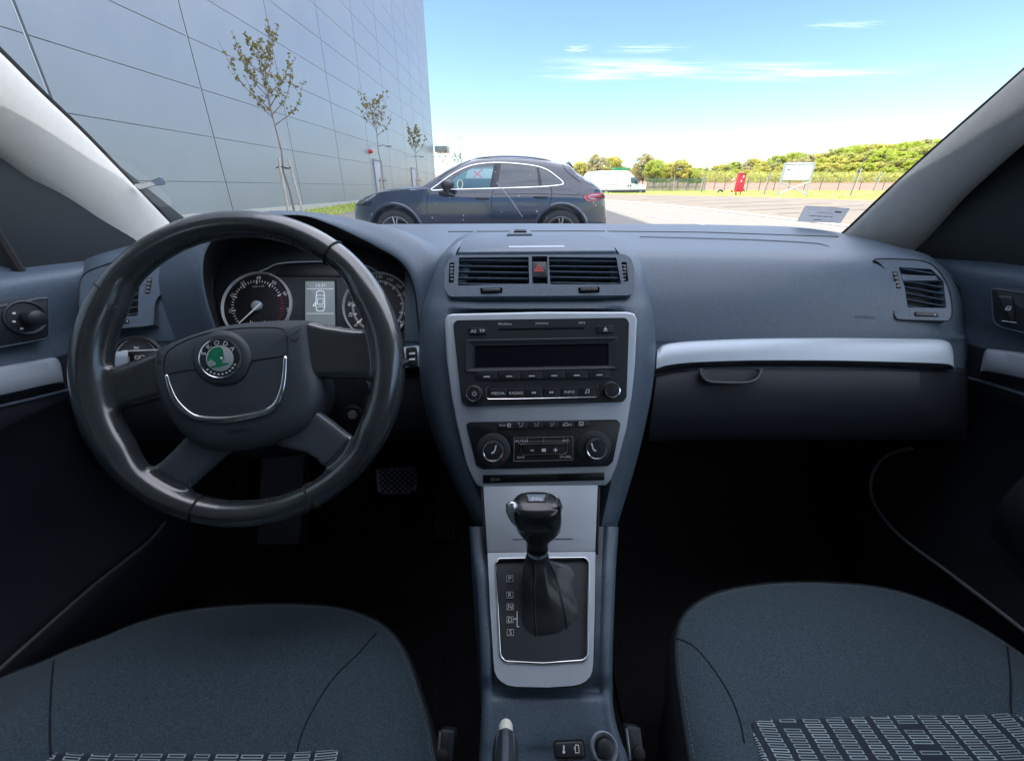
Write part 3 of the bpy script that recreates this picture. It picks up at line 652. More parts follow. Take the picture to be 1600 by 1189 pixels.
dial(402.5, 478, 53.5, [('10', 360, 486), ('20', 362.5, 461), ('30', 379, 442), ('40', 404, 433.5), ('50', 428, 441), ('60', 445.5, 458), ('70', 450.5, 483)], (373, 505), '1/min x 100', 26)
dial(590.5, 478, 53.5, [('0', 556, 508), ('20', 547.5, 491.5), ('40', 546, 475), ('60', 550, 457.5), ('80', 560, 444), ('100', 574, 434.5), ('120', 592, 431.5), ('140', 609, 436), ('160', 623, 446), ('180', 633, 459.5), ('200', 637, 475.5), ('220', 635, 492), ('240', 628, 506)], (557, 505), None)
SCR = mat('lit_display', (.20, .24, .26), .35, emit=(.50, .62, .68, .07), vary=None)
m = MB(); m.prism(FC, fillet(FC.pq([(477, 439), (523, 439), (524, 512), (477, 512)]), .001), 0, .0015, .0004); sc0 = m.build('information_display', SCR, clu)
m = MB(); m.tube([FC.at(*p, .0025) for p in ((476, 438), (524, 438), (525, 512), (476, 512))], .0009, 6, True); m.build('display_frame', PLD, sc0)
DKL = mat('display_dark_ink', (.06, .07, .08), .6); LTL = mat('display_light_ink', (.8, .85, .88), .5, emit=(.8, .88, .92, .18))
m = MB(); m.text(FC, 500, 445.5, 5, '13:31', .0022, wide=1.1); m.quadline(FC, [(479, 451), (521, 451)], .8, .0022); m.quadline(FC, [(479, 489.5), (521, 489.5)], .8, .0022)
m.quadline(FC, [(494, 462), (495, 455), (500, 453.5), (506, 455), (507, 462), (507.5, 478), (506, 485), (500, 486), (495, 485), (493.5, 478)], 1.2, .0022, True)
m.quadline(FC, [(494, 462), (500, 460.5), (507, 462)], .9, .0022); m.quadline(FC, [(496, 466), (505, 466), (505, 475), (496, 475)], .9, .0022, True); m.quadline(FC, [(496, 479), (500, 478), (506, 479)], .9, .0022); m.quadline(FC, [(494, 471), (489, 477), (490.5, 478), (494, 475)], 1, .0022, True)
m.build('display_symbols', LTL, sc0)

# ---------------------------------------------------------------- steering wheel
t_ = .4552; y_ = .0977; WO = C0+V((-.3273, .4597, -.1971))
FWH = Fr(WO, (sin(y_)*cos(t_), -cos(y_)*cos(t_), sin(t_)), (0, 0, 1))
sw = thing('steering_wheel', WO, 'four spoke steering wheel with worn black leather rim and round green badge', 'steering wheel')
Rr = .175; SEAMS = []
angs = [FWH.pq([p])[0] for p in ((165, 448), (525, 390), (302, 822), (497, 787))]
angs = [atan2(q, p) for p, q in angs]
m = MB(); rows = []; N = 160; RRI = []
for i in range(N):
    a = 2*pi*i/N; adeg = math.degrees(a)
    sm_ = lambda x: max(0, min(1, x))**2*(3-2*max(0, min(1, x)))
    side_ = max(sm_((44-abs((adeg+180) % 360-180))/16), sm_((44-abs(adeg-182))/16))
    rr = .0158+.0042*side_; row = []; RRI.append((rr, side_))
    for k in range(20):
        b_ = 2*pi*k/20; rad_ = Rr-.0038*side_+rr*cos(b_); nn = (rr*1.12-.0024*side_)*sin(b_)
        if cos(b_) < -.3: nn *= 1.0
        row.append(FWH.w(rad_*cos(a), rad_*sin(a), nn))
    rows.append(row)
rows.append(rows[0]); m.grid(rows, True); WM = m; rim = thing('rim_placeholder', WO, 'x', 'x')
for a in angs:
    m = MB(); m.tube([FWH.w((Rr+.0166*cos(b_))*cos(a), (Rr+.0166*cos(b_))*sin(a), .0166*1.12*sin(b_)) for b_ in [2*pi*k/28 for k in range(28)]], .0010, 6, True); SEAMS.append(m.build('rim_seam', PLD, None))
m = MB()   # stitching on the inner side
SPA = [atan2(q_, p_) for p_, q_ in FWH.pq([(610, 560), (130, 610), (235, 755), (550, 705)])]
for i in range(150):
    a = 2*pi*i/150
    if any(abs((a-t2+pi) % (2*pi)-pi) < .30 for t2 in SPA): continue
    a = 2*pi*i/150; a2 = a+.022; f = RRI[int(i*N/150)][0]+.0001; sd = .0038*RRI[int(i*N/150)][1]
    p = [FWH.w((Rr-sd-f*.92)*cos(x), (Rr-sd-f*.92)*sin(x), f*.44+(.0012 if x == a else -.0012)) for x in (a, a2)]; m.tube(p, .0004, 4)
SEAMS.append(m.build('rim_stitching', BLK, None))
SPL2 = mat('lower_spoke_leather', (.060, .072, .088), .32, bump=(900, .1, .0003), vary=(22, (.072, .086, .104), .05), coat=.3)
SPL = mat('lower_spoke_plastic', (.085, .105, .13), .38, bump=(1100, .15, .0004), vary=(18, (.10, .125, .152), .1))
def spoke(name, px, n0, n1, bev, mt=SPK):
    q = catm(FWH.pq(px, n1*.5), 70, True); q = ccw(q); rows = []; md_ = -.003
    for k in range(-5, 7):
        a = k/6*pi/2; last = inset(q, bev*(1-cos(a))); rows.append([FWH.w(p, qq, md_+((n1-md_) if a > 0 else .015)*sin(a)) for p, qq in last])
    WM.grid(rows, True, True, True)
spoke('spoke', [(470, 505), (510, 506), (548, 511), (580, 511), (604, 500), (620, 540), (618, 590), (606, 612), (590, 600), (560, 593), (500, 592), (470, 591)], -.020, .006, .010)
spoke('spoke', [(275, 534), (240, 548), (206, 561), (172, 572), (145, 570), (122, 580), (116, 608), (120, 640), (134, 662), (160, 650), (200, 636), (245, 624), (275, 612)], -.020, .006, .010)
spoke('spoke', [(305, 664), (283, 686), (258, 712), (238, 727), (215, 730), (200, 738), (216, 768), (250, 795), (276, 800), (284, 782), (300, 758), (326, 734), (356, 706), (352, 690)], -.022, .004, .009)
spoke('spoke', [(465, 640), (492, 640), (520, 659), (548, 680), (570, 680), (584, 672), (580, 700), (555, 738), (520, 770), (512, 748), (502, 726), (480, 710), (430, 696), (440, 670)], -.022, .004, .009)
wo_ = WM.build('wheel_body', LEA, None, sharp=0, fix=True)
rm_ = wo_.modifiers.new('r', 'REMESH'); rm_.mode = 'VOXEL'; rm_.voxel_size = .0021
sm2 = wo_.modifiers.new('s', 'SMOOTH'); sm2.iterations = 14; sm2.factor = .6
bpy.context.view_layer.update(); dg = bpy.context.evaluated_depsgraph_get(); me = bpy.data.meshes.new_from_object(wo_.evaluated_get(dg)); bpy.data.objects.remove(wo_)
vn = [v.normal.copy() for v in me.vertices]; vc = [v.co.copy() for v in me.vertices]; grp = {}
for p in me.polygons:
    c = p.center-WO; x, y = c.dot(FWH.p), c.dot(FWH.q); r_ = sqrt(x*x+y*y)
    k = 0 if r_ > .150 else (1 if (x > 0 and y > -.045) else 2 if (x < 0 and y > -.055) else 3 if x < 0 else 4)
    grp.setdefault(k, []).append(tuple(p.vertices))
bpy.data.meshes.remove(me); bpy.data.objects.remove(rim)
for k in sorted(grp):
    ids = sorted({i for f in grp[k] for i in f}); mp_ = {a: b for b, a in enumerate(ids)}; m = MB(); m.add([vc[i] for i in ids], [tuple(mp_[i] for i in f) for f in grp[k]])
    ob = m.build('rim' if k == 0 else 'spoke', LEA if k < 3 else SPL2, sw, sharp=0)
    try: ob.data.normals_split_custom_set_from_vertices([vn[i] for i in ids])
    except Exception as e_: print(e_)
    if k == 0: rim = ob
for o_ in SEAMS: o_.parent = rim; o_.matrix_parent_inverse = Matrix.Identity(4)
hub = [(249, 541), (272, 530), (302, 519), (346, 507), (404, 500), (462, 498), (480, 502), (485, 529), (491, 571), (500, 600), (500, 629), (487, 660), (462, 682), (404, 701), (346, 708), (317, 703), (292, 689), (265, 660), (245, 622), (237, 587), (238, 563), (242, 549)]
q = ccw(catm(FWH.pq(hub, .006), 110, True)); rows = []; m = MB()
prof = [(-.045, .0), (-.020, .0), (.000, .0006), (.006, .003), (.0105, .007), (.0135, .013), (.0155, .022), (.0168, .034), (.0172, .046)]
for nn, ins in prof: rows.append([FWH.w(p, qq, nn) for p, qq in inset(q, ins)] if ins < .02 else None)
cx = sum(a[0] for a in q)/len(q); cy = sum(a[1] for a in q)/len(q)
base_ = inset(q, .013)
for nn, f in ((.0155, .82), (.0168, .6), (.0174, .35), (.0176, .1)):
    rows.append([FWH.w(cx+(p-cx)*f, cy+(qq-cy)*f, nn) for p, qq in base_])
rows = [r for r in rows if r]
m.grid(rows, True, False, True); hb = m.build('airbag_cover', SPK, sw, sharp=50)
BVH_ = BVHTree.FromPolygons([tuple(v) for v in m.v], m.f)
def onhub(u, v, off=.0005):
    loc, nrm, idx, dist = BVH_.ray_cast(C0, ray(u, v).normalized())
    return (loc if loc is not None else FWH.at(u, v, .015))+FWH.n*off
m = MB()
g = catm([(257, 584), (257, 562), (266, 546), (300, 528), (350, 515.5), (404, 511.5), (438, 513), (448, 524), (450, 553)], 60)
m.tube([onhub(*p, .0001) for p in g], .0008, 6)
g = catm([(262, 584), (285, 579), (303, 577), (313, 583), (325, 595), (345, 601), (368, 598), (384, 585), (392, 566), (400, 562), (420, 559), (446, 555)], 60); m.tube([onhub(*p, .0001) for p in g], .0008, 6)
m.build('cover_joint', PLD, hb)
m = MB(); g = catm([(260, 585), (266, 606), (276, 627), (294, 645), (313, 653), (350, 655), (385, 650.5), (414, 643), (430, 633), (439, 615), (444, 590), (446, 556)], 70)
wd = [.0020+.0016*min(1, (1-abs(i/34.5-1))*2.4) for i in range(70)]
m.tube([onhub(*p, .0006) for p in g], wd, 10, flat=.55, up=FWH.n); m.build('chrome_trim', CHR, sw, sharp=0)
word_on(lambda a, b_: onhub(a, b_, .0004), 374, 672, 5.5, 'AIRBAG', hb, PLD, 1.35, -.12)
m = MB()
m.quadline(FWH, [(456, 527), (466, 526), (466, 532), (458, 533), (457, 529)], .8, .0148)
m.tube([onhub(*p, .0003) for p in ((455, 530), (459, 530), (460, 534), (463, 534), (464, 528), (468, 527))], .0004, 5)
m.v = m.v[20:] if False else m.v
m = MB(); m.tube([onhub(*p, .0003) for p in ((455, 530), (459, 530), (460, 534), (463, 534), (464, 528), (468, 527))], .0005, 5); m.tube([onhub(*p, .0003) for p in ((246, 564), (250, 563), (251, 568), (247, 569), (246, 564))], .0005, 5); m.build('horn_symbol', PLD, hb)
# badge
bc = onhub(347, 560, 0); FB = Fr(bc, FWH.n, FWH.q*cos(radians(9))-FWH.p*sin(radians(9))); s_ = FWH.sc(347, 560, .015); rb = 31*s_
m = MB(); m.lathe(bc, FWH.n, [(rb*1.45, -.003), (rb*1.38, .0006), (rb*1.2, .0022), (rb*1.08, .0030), (rb*1.02, .0024)], 48); bo = m.build('badge_seat', SPK, sw, sharp=0)
m = MB(); m.lathe(bc, FWH.n, [(rb*1.03, .002), (rb*1.02, .0042), (rb*.96, .0046), (rb*.92, .0038)], 60); ba = m.build('badge', CHR, sw, sharp=50)
L = .0042
m = MB(); m.grid([[FB.w(p, q, L) for p, q in circ((0, 0), rb*.93, 60)], [FB.w(p, q, L) for p, q in circ((0, 0), rb*.64, 60)]], True); m.build('badge_band', mat('badge_dark_band', (.02, .028, .03), .35), ba)
m = MB(); m.prism(FB, circ((0, 0), rb*.65, 48), L-.001, L+.0003, .0002); m.build('badge_centre', mat('badge_silver', (.62, .66, .70), .3, metal=.5), ba)
BG = mat('badge_green', (.015, .22, .11), .3)
m = MB()
def bp(pts, n): m.add([FB.w(x*rb, y*rb, n) for x, y in pts], [tuple(range(len(pts)))])
L2 = L+.0006
bp([(-.62, -.10), (-.55, .22), (-.38, .40), (-.18, .20), (-.40, .05)], L2)            # three feathers
bp([(-.50, .34), (-.30, .52), (-.08, .58), (-.05, .30), (-.24, .20)], L2); bp([(-.12, .58), (.14, .57), (.24, .38), (.22, .10), (-.02, .10), (-.04, .34)], L2)
bp([(-.40, .04), (-.18, .22), (-.05, .30), (.22, .12), (.24, -.06), (.10, -.14), (.10, -.26), (.36, -.30), (.40, -.36), (-.02, -.42), (-.50, -.40), (-.46, -.32), (-.22, -.30), (-.20, -.16)], L2)
m.build('badge_arrow', BG, ba)
m = MB()
for i, ch in enumerate('SKODA'):
    a = radians(62-31*i); vs, fs, w0 = glyphs(ch); k = rb*.22/.7; x0, y0 = rb*.79*-sin(a), rb*.79*cos(a)
    m.add([FB.w(x0+((x-w0/2)*k*1.1*cos(a)-(y-.35)*k*sin(a)), y0+((x-w0/2)*k*1.1*sin(a)+(y-.35)*k*cos(a)), L2) for x, y in vs], fs)
for i in range(9):      # laurel leaves along the lower band
    a = radians(180-56+14*i)+pi*0; x0, y0 = rb*.79*sin(a), rb*.79*cos(a)
    m.add([FB.w(x0+x*rb, y0+y*rb, L2) for x, y in ((-.07, 0), (0, .05), (.07, 0), (0, -.05))], [(0, 1, 2, 3)])
m.build('badge_lettering', WHT, ba)
mm = MB(); mm.add([FB.w(x, y, L2+.0003) for x, y in circ((.10*rb, .0), rb*.07, 16)], [tuple(range(16))]); mm.build('badge_eye', WHT, ba)

# --- steering column with stalks and ignition
col_ = thing('steering_column', P(450, 600, .60), 'dark plastic steering column shroud behind the wheel with key slot', 'steering column')
m = MB(); a, b_ = WO-FWH.n*.03, P(430, 560, .70)
fr = Fr(P(450, 600, .60), (FWH.n+V((0, 0, .05))), UP)
rows = []
for d_, k in ((.50, .82), (.54, .95), (.60, 1.05), (.68, 1.15)):
    rows.append([P(430+x*k*(.5/d_)**.3, 590+y*k, d_) for x, y in catm([(-95, 0), (-88, -50), (-50, -62), (30, -62), (52, -50), (60, 10), (60, 60), (45, 100), (10, 108), (-40, 108), (-85, 90)], 48, True)])
m.grid(rows, True, True, True); m.build('column_shroud', PLB, col_, sharp=40)
m = MB(); m.grid([[P(540+(x)*k, 640+y*k, d_) for x, y in catm([(-34, -50), (20, -56), (40, -40), (44, 20), (34, 52), (-30, 56), (-44, 10)], 30, True)] for d_, k in ((.556, .9), (.560, 1), (.60, 1.08), (.68, 1.2))], True, True, True); m.build('lock_housing', PLB, col_, sharp=40)
m = MB(); fr = Fr(P(552, 645, .545), (RT*.35-FW).normalized(), UP); o = fr.at(551, 647); m.lathe(o, fr.n, [(.013, -.02), (.0125, .003), (.009, .005), (.0085, .002)], 28); ig = m.build('ignition_lock', PLD, col_)
m = MB(); m.lathe(o+fr.n*.0015, fr.n, [(.0062, 0), (.006, .003), (.004, .0035)], 24); m.build('lock_barrel', STL, ig)
for px in ([(560, 585, .52), (600, 570, .52), (634, 566, .52), (640, 562, .522)],):
    m = MB(); m.tube([P(*p) for p in px], [.006, .006, .007, .0075], 12, flat=.6); st = m.build('wiper_stalk', BLK, col_)
    m = MB(); fr = Fr(P(641, 556, .520), -FW, UP); m.prism(fr, fillet(fr.pq([(634, 543), (648, 541), (650, 572), (636, 573)]), .003), -.012, .004, .003); tip = m.build('stalk_tip', BLK, st)
    m = MB(); m.prism(fr, fr.pq([(639, 551), (648, 550), (648, 553), (639, 554)], .005), .003, .005, .0005); m.prism(fr, fr.pq([(639, 560), (648, 559), (648, 562), (639, 563)], .005), .003, .005, .0005); m.build('stalk_mark', WHT, tip)

# ---------------------------------------------------------------- centre console
con = thing('centre_console', (.03, .3, .6), 'grey centre console between the seats with silver gear surround', 'centre console')
CE = [(822, 733, 967, .528), (862, 737, 964, .506), (900, 742, 962, .484), (950, 746, 960, .462), (1000, 749, 958, .441), (1050, 751, 957, .426), (1076, 752, 957, .4225), (1100, 752, 958, .4135), (1130, 751, 963, .404), (1160, 750, 972, .3955), (1189, 748, 982, .3885), (1300, 742, 1000, .355), (1500, 735, 1020, .31)]
CE = catm(CE, 60); rows = []
for v, l, r, d in CE:
    c = (l+r)/2; h = (r-l)/2; top = P(c, v, d); row = []
    for x, dd in ((-1.0, 1), (-1.0, .014), (-.985, .005), (-.955, .0012), (-.88, 0), (-.84, .001), (-.80, .006), (-.5, .008), (0, .008)):
        p = P(c+h*x, v, d+(dd if dd < 1 else 0))
        if dd == 1: p = p+V((0, 0, -.30))
        row.append(p)
    for x, dd in ((.5, .008), (.80, .006), (.84, .001), (.88, 0), (.955, .0012), (.985, .005), (1.0, .014), (1.0, 1)):
        p = P(c+h*x, v, d+(dd if dd < 1 else 0))
        if dd == 1: p = p+V((0, 0, -.30))
        row.append(p)
    if v > 1076:
        f = min(1, (v-1076)/14); row = [p+(ray(c, v).normalized()*-1)*(.007*f if 6 <= i <= 10 else 0) for i, p in enumerate(row)]
    rows.append(row)
m = MB(); m.grid(rows); m.build('console_body', PLA, con, sharp=50)
m = MB(); m.prism(G1, G1.pq([(755, 759), (934, 757), (930, 861), (761.5, 862)]), -.008, .001, .001, 2)
g1 = m.build('silver_cover', SIL, con)
m = MB(); m.prism(G1, G1.pq([(801, 841.3), (895, 840.3), (895, 842), (801, 843)], .0012), 0, .0016, .0002); m.build('cover_groove', mat('groove_shadow_plastic', (.05, .07, .1), .5), g1)
for (a, b_) in (((751, 762), (758, 866)), ((938, 760), (935, 866))):
    m = MB(); m.prism(G1, G1.pq([a, (a[0]+3.5*(1 if a[0] < 800 else -1), a[1]), (b_[0]+3.5*(1 if a[0] < 800 else -1), b_[1]), b_]), -.008, .0, .0005); m.build('cover_edge', PLD, con)
m = MB(); GO = [(762, 863.5), (930, 862), (929, 950), (926.5, 1035), (925, 1048), (921.5, 1056.5), (915, 1063.5), (906, 1068), (895, 1070.5), (857, 1073), (806, 1072), (793, 1069.5), (783, 1064), (776.5, 1056.5), (773, 1048), (771.5, 1035), (766, 950)]
CH = [(774, 880), (779, 873), (914, 871.5), (919.5, 878), (918, 1024), (911.6, 1031.5), (849, 1036), (789, 1033), (781.5, 1025)]
m.holed(G2, ccw(G2.pq(GO)), [inset(fillet(G2.pq(CH), .004), 0.001)], -.010, .002, -.006); gs = m.build('silver_gear_surround', SIL, con, sharp=30)
m = MB(); q = G2.pq(GO); m.tube([G2.w(p, qq, .0008) for p, qq in q], .0012, 6, True); m.build('surround_joint', PLD, con)
m = MB(); q = fillet(G2.pq(CH), .004, 6); m.tube([G2.w(p, qq, .002) for p, qq in q], .0016, 8, True, flat=1.3); m.build('chrome_frame', CHR, con, sharp=0)
m = MB(); m.prism(G2, fillet(G2.pq(CH), .004), -.004, -.001, 0); gp_ = m.build('gear_plate', PLB, con)
for s_, x, y in (('P', 796.5, 903), ('R', 796.5, 928.5), ('N', 797, 947), ('D', 797, 967), ('S', 797.5, 987)):
    m = MB(); m.prism(G2, fillet(G2.pq([(x-5.5, y-5), (x+5.5, y-5), (x+5.5, y+5.5), (x-5.5, y+5.5)]), .0014), -.001, .0004, .0003); k = m.build('gear_letter_key', BLK, gp_)
    m = MB(); m.text(G2, x, y, 6.2, s_, .0009, wide=1.15); m.quadline(G2, [(x-5, y-4.5), (x+5, y-4.5), (x+5, y+5), (x-5, y+5)], .5, .0008, True); m.build('lettering', WHT, k)
m = MB(); m.quadline(G2, [(803, 966), (808, 966)], 1.6, -.0005); m.quadline(G2, [(808, 954), (808, 978), (811, 978)], 1.4, -.0005); m.build('gate_mark', WHT, gp_)
# rear controls
m = MB(); m.prism(G3, fillet(G3.pq([(866, 1158), (911, 1156), (914, 1183), (869, 1185)], .010), .003), .003, .010, .0015, 3); ks = m.build('rocker_switch', KEY, con)
m = MB(); m.tube([G3.w(p, q, .0085) for p, q in fillet(G3.pq([(865, 1157), (912, 1155), (915, 1184), (868, 1186)], .010), .003)], .0009, 6, True); m.build('switch_rim', PLD, ks)
m = MB(); m.quadline(G3, [(881, 1164), (881, 1173)], 2.2, .0104); m.quadline(G3, [(879.5, 1174), (882.5, 1174)], 3, .0104); m.quadline(G3, [(899, 1163), (904, 1163), (905, 1175), (899, 1175)], 1, .0104, True); m.quadline(G3, [(897, 1166), (899, 1172)], 1, .0104); m.build('switch_symbols', WHT, ks)
o = G3.at(944, 1168, .006); r = 19*G3.sc(944, 1168, .006)
m = MB(); m.lathe(o, G3.n, [(r*1.12, -.004), (r*1.1, .002), (r*1.02, .0035), (r*.94, .003), (r*.7, -.002), (r*.62, -.008)], 48, cap=False); m.build('lighter_ring', SILP, con, sharp=60)
m = MB(); m.lathe(o, G3.n, [(r*.66, -.008), (r*.66, .006), (r*.60, .0095), (r*.35, .0105)], 40); li = m.build('lighter_button', KEY, con, sharp=30)

# --- gear lever
gl = thing('gear_lever', P(840, 940, .45), 'automatic gear lever with glossy black knob, chrome release button and leather boot', 'gear lever')
def ringp(cu, cv, d, rx, ry, n=32, rot=0, sq=2.6, tilt=0, skew=0):
    out = []
    for i in range(n):
        a = 2*pi*i/n; x = abs(cos(a))**(2/sq)*(1 if cos(a) > 0 else -1)*rx; y = abs(sin(a))**(2/sq)*(1 if sin(a) > 0 else -1)*ry
        out.append(P(cu+x, cv+y*.0, d)*1.0 if False else (P(cu+x, cv, d)+(V((0, 1, 0))*y*d/FPX)))
    return out
rows = []
for cu, cv, d, rx, ry in [(839, 864, .472, 15, 15), (839, 850, .467, 17, 17), (840, 838, .462, 19, 18), (841.5, 831, .4585, 28, 20), (841.5, 822, .455, 34.5, 24), (840.5, 809, .4495, 37, 28), (839, 797, .445, 38, 30), (838, 789, .442, 37.5, 28), (838, 784.5, .4405, 34, 25), (837.5, 782, .4398, 24, 17), (837, 781.5, .4395, 8, 6)]:
    rows.append(ringp(cu, cv, d, rx, ry, 40, sq=2.7))
m = MB(); m.grid(rows, True, True, True); kb = m.build('knob', mat('gloss_knob', (.012, .014, .018), .22, coat=.3, vary=(14, (.018, .02, .024), .06)), gl, sharp=0)
KV = BVHTree.FromPolygons([tuple(v) for v in m.v], m.f)
def onk(u, v, off=.0006):
    loc, nrm, i, d_ = KV.ray_cast(C0, ray(u, v).normalized())
    return (loc if loc is not None else P(u, v, .43))-ray(u, v).normalized()*off
gq = [[onk(823+x*30-y*(x-.5)*8*-1*0+(1 if x < .5 else -1)*y*4, 771.5+y*11, .0008) for x in [i/10 for i in range(11)]] for y in [j/5 for j in range(6)]]
m = MB(); m.grid(gq); m.build('knob_cap', mat('knob_cap', (.22, .27, .33), .3, metal=.6), kb)
m = MB(); m.tube([onk(*p, .001) for p in ((820, 771), (824, 783), (852, 783), (856, 771))], .0007, 6); m.build('cap_rim', CHR, kb)
vs, fs, w0 = glyphs('DSG'); k = 5/.7; m = MB(); m.add([onk(838.5+(x-w0/2)*k*1.2, 778.5-(y-.35)*k, .0013) for x, y in vs], fs); m.build('lettering', WHT, kb)
m = MB(); rows = []
for cv, d, l, r in ((783, .436, 794, 806), (787, .434, 790, 809), (798, .435, 790, 813), (808, .438, 794, 816), (818, .442, 800, 818), (823, .445, 805, 817)):
    rows.append([P(l+(r-l)*.5+(r-l)*.5*cos(a), cv, d+.010*(1-abs(sin(a)))-.004+.004*cos(a)) if False else P((l+r)/2+(r-l)/2*cos(a), cv, d-.007*sin(a)+.004) for a in [2*pi*i/16 for i in range(16)]])
m.grid(rows, True, True, True); m.build('release_button', mat('satin_button', (.72, .74, .77), .22, metal=.7), gl, sharp=60)
m = MB(); m.tube([P(872, 778, .430), P(876, 792, .434), P(873, 806, .441), P(866, 820, .448)], [.0012, .0022, .002, .001], 8); m.build('knob_side_trim', CHR, kb)
m = MB(); o = P(839.5, 858, .466); ax = (P(840, 836, .458)-P(839, 866, .470)).normalized(); m.lathe(o, ax, [(.0122, -.003), (.0132, -.001), (.0132, .001), (.0124, .003)], 32, cap=False); m.build('chrome_collar', CHR, gl, sharp=60)
# boot
rows = []; RN = 56
def bootrow(l, r, vt, vb, d0, d1, sq=4.0, wr=0.0, ph=0):
    out = []
    for i in range(RN):
        a = 2*pi*i/RN; x = abs(cos(a))**(2/sq)*(1 if cos(a) > 0 else -1); y = abs(sin(a))**(2/sq)*(1 if sin(a) > 0 else -1)
        wv = 1+wr*sin(5*a+ph)+wr*.6*sin(9*a+ph*1.7)
        u = (l+r)/2+(r-l)/2*x*wv; v = (vt+vb)/2+(vb-vt)/2*y; d = d0+(d1-d0)*(y+1)/2
        out.append(P(u, v, d))
    return out
for prm in ((823, 857, 852, 874, .476, .460, 2.2, 0, 0), (822, 857, 862, 886, .478, .461, 2.3, .01, 0), (819, 860, 870, 905, .482, .458, 2.6, .02, .6), (817, 868, 876, 930, .486, .454, 2.9, .03, 1.5), (811, 889, 880, 955, .489, .452, 3.2, .035, 2.5), (808, 901, 879, 978, .493, .449, 3.6, .03, 3.2), (809, 906, 877, 998, .496, .446, 4, .022, 4), (814, 907, 877, 1011, .498, .4445, 4.5, .012, 4.6), (817, 905, 877, 1019, .499, .444, 5, 0, 5), (819, 902, 880, 1020, .502, .448, 5, 0, 5)):
    rows.append(bootrow(*prm))
cols = list(zip(*rows)); dn = [catm([tuple(p) for p in c], 40) for c in cols]; rows = [[V(p) for p in r] for r in zip(*dn)]
for i, r in enumerate(rows):       # soft folds in the leather
    t = i/39; w_ = sin(pi*min(1, t*1.1))
    ctr = sum(r, V((0, 0, 0)))/len(r)
    rows[i] = [p+(p-ctr).normalized()*(w_*(.0034*sin(t*11+2.4*sin(2*pi*j/RN*2)+2*sin(2*pi*j/RN))+.0006*sin(t*31+3*sin(2*pi*j/RN*3)))) for j, p in enumerate(r)]
m = MB(); m.grid(rows, True); bt = m.build('leather_boot', LEB, gl, sharp=0)
BBV = BVHTree.FromPolygons([tuple(v) for v in m.v], m.f)
def onb(u, v, off=.0004):
    loc, nrm, i, d_ = BBV.ray_cast(C0, ray(u, v).normalized())
    return (loc if loc is not None else P(u, v, .455))-ray(u, v).normalized()*off
m = MB()
for pa in ([(834, 880), (833, 920), (835, 970), (838, 1012)], [(859, 880), (872, 915), (882, 960), (890, 1006)]):
    pts = catm(pa, 34)
    for du in (-2.0, 2.2):
        for i in range(0, 33): 
            a, b_ = pts[i], pts[i+1]; m.tube([onb(a[0]+du, a[1], .0005), onb(a[0]*.4+b_[0]*.6+du, a[1]*.4+b_[1]*.6, .0005)], .00045, 4)
m.build('boot_stitching', mat('boot_thread', (.09, .10, .115), .7), bt)
m = MB()
for pa in ([(834, 880), (833, 920), (835, 970), (838, 1014)], [(859, 880), (872, 915), (882, 960), (890, 1008)]): m.tube([onb(*p, .0001) for p in catm(pa, 40)], .0008, 6)
m.build('boot_seam', PLD, bt)

# --- handbrake
hb_ = thing('handbrake', P(790, 1180, .37), 'handbrake lever with grey grip and pale push button at its end', 'handbrake')
p0 = P(790, 1152, .372); p1 = P(786, 1345, .270); ax = (p1-p0).normalized()
m = MB(); m.tube([p0+ax*x for x in (0, .003, .010, .05, .14)], [.0080, .0098, .0108, .0118, .0125], 28, flat=.95, up=(0, 0, 1)); gr_ = m.build('grip', PLB, hb_, sharp=40)
m = MB()
for k in (-1, 0, 1):
    side_ = ax.cross(V((0, 0, 1))).normalized(); upv = side_.cross(ax)
    m.tube([p0+ax*x+side_*k*.0068*(1 if k else 0)+upv*(.0100 if k == 0 else .0072) for x in (.004, .02, .05, .14)], .0034 if k == 0 else .0014, 8, flat=.5)
m.build('grip_inlay', SPL, gr_, sharp=0)
m = MB(); m.lathe(p0, -ax, [(.0064, -.004), (.0064, .013), (.0056, .0158), (.003, .0168)], 24); m.build('push_button', mat('pale_button', (.85, .88, .78), .4), hb_, sharp=30)
m = MB(); m.lathe(p0+ax*.002, -ax, [(.0096, 0), (.0082, .0016), (.0068, .0020)], 28, cap=False); m.build('grip_collar', SILP, hb_)
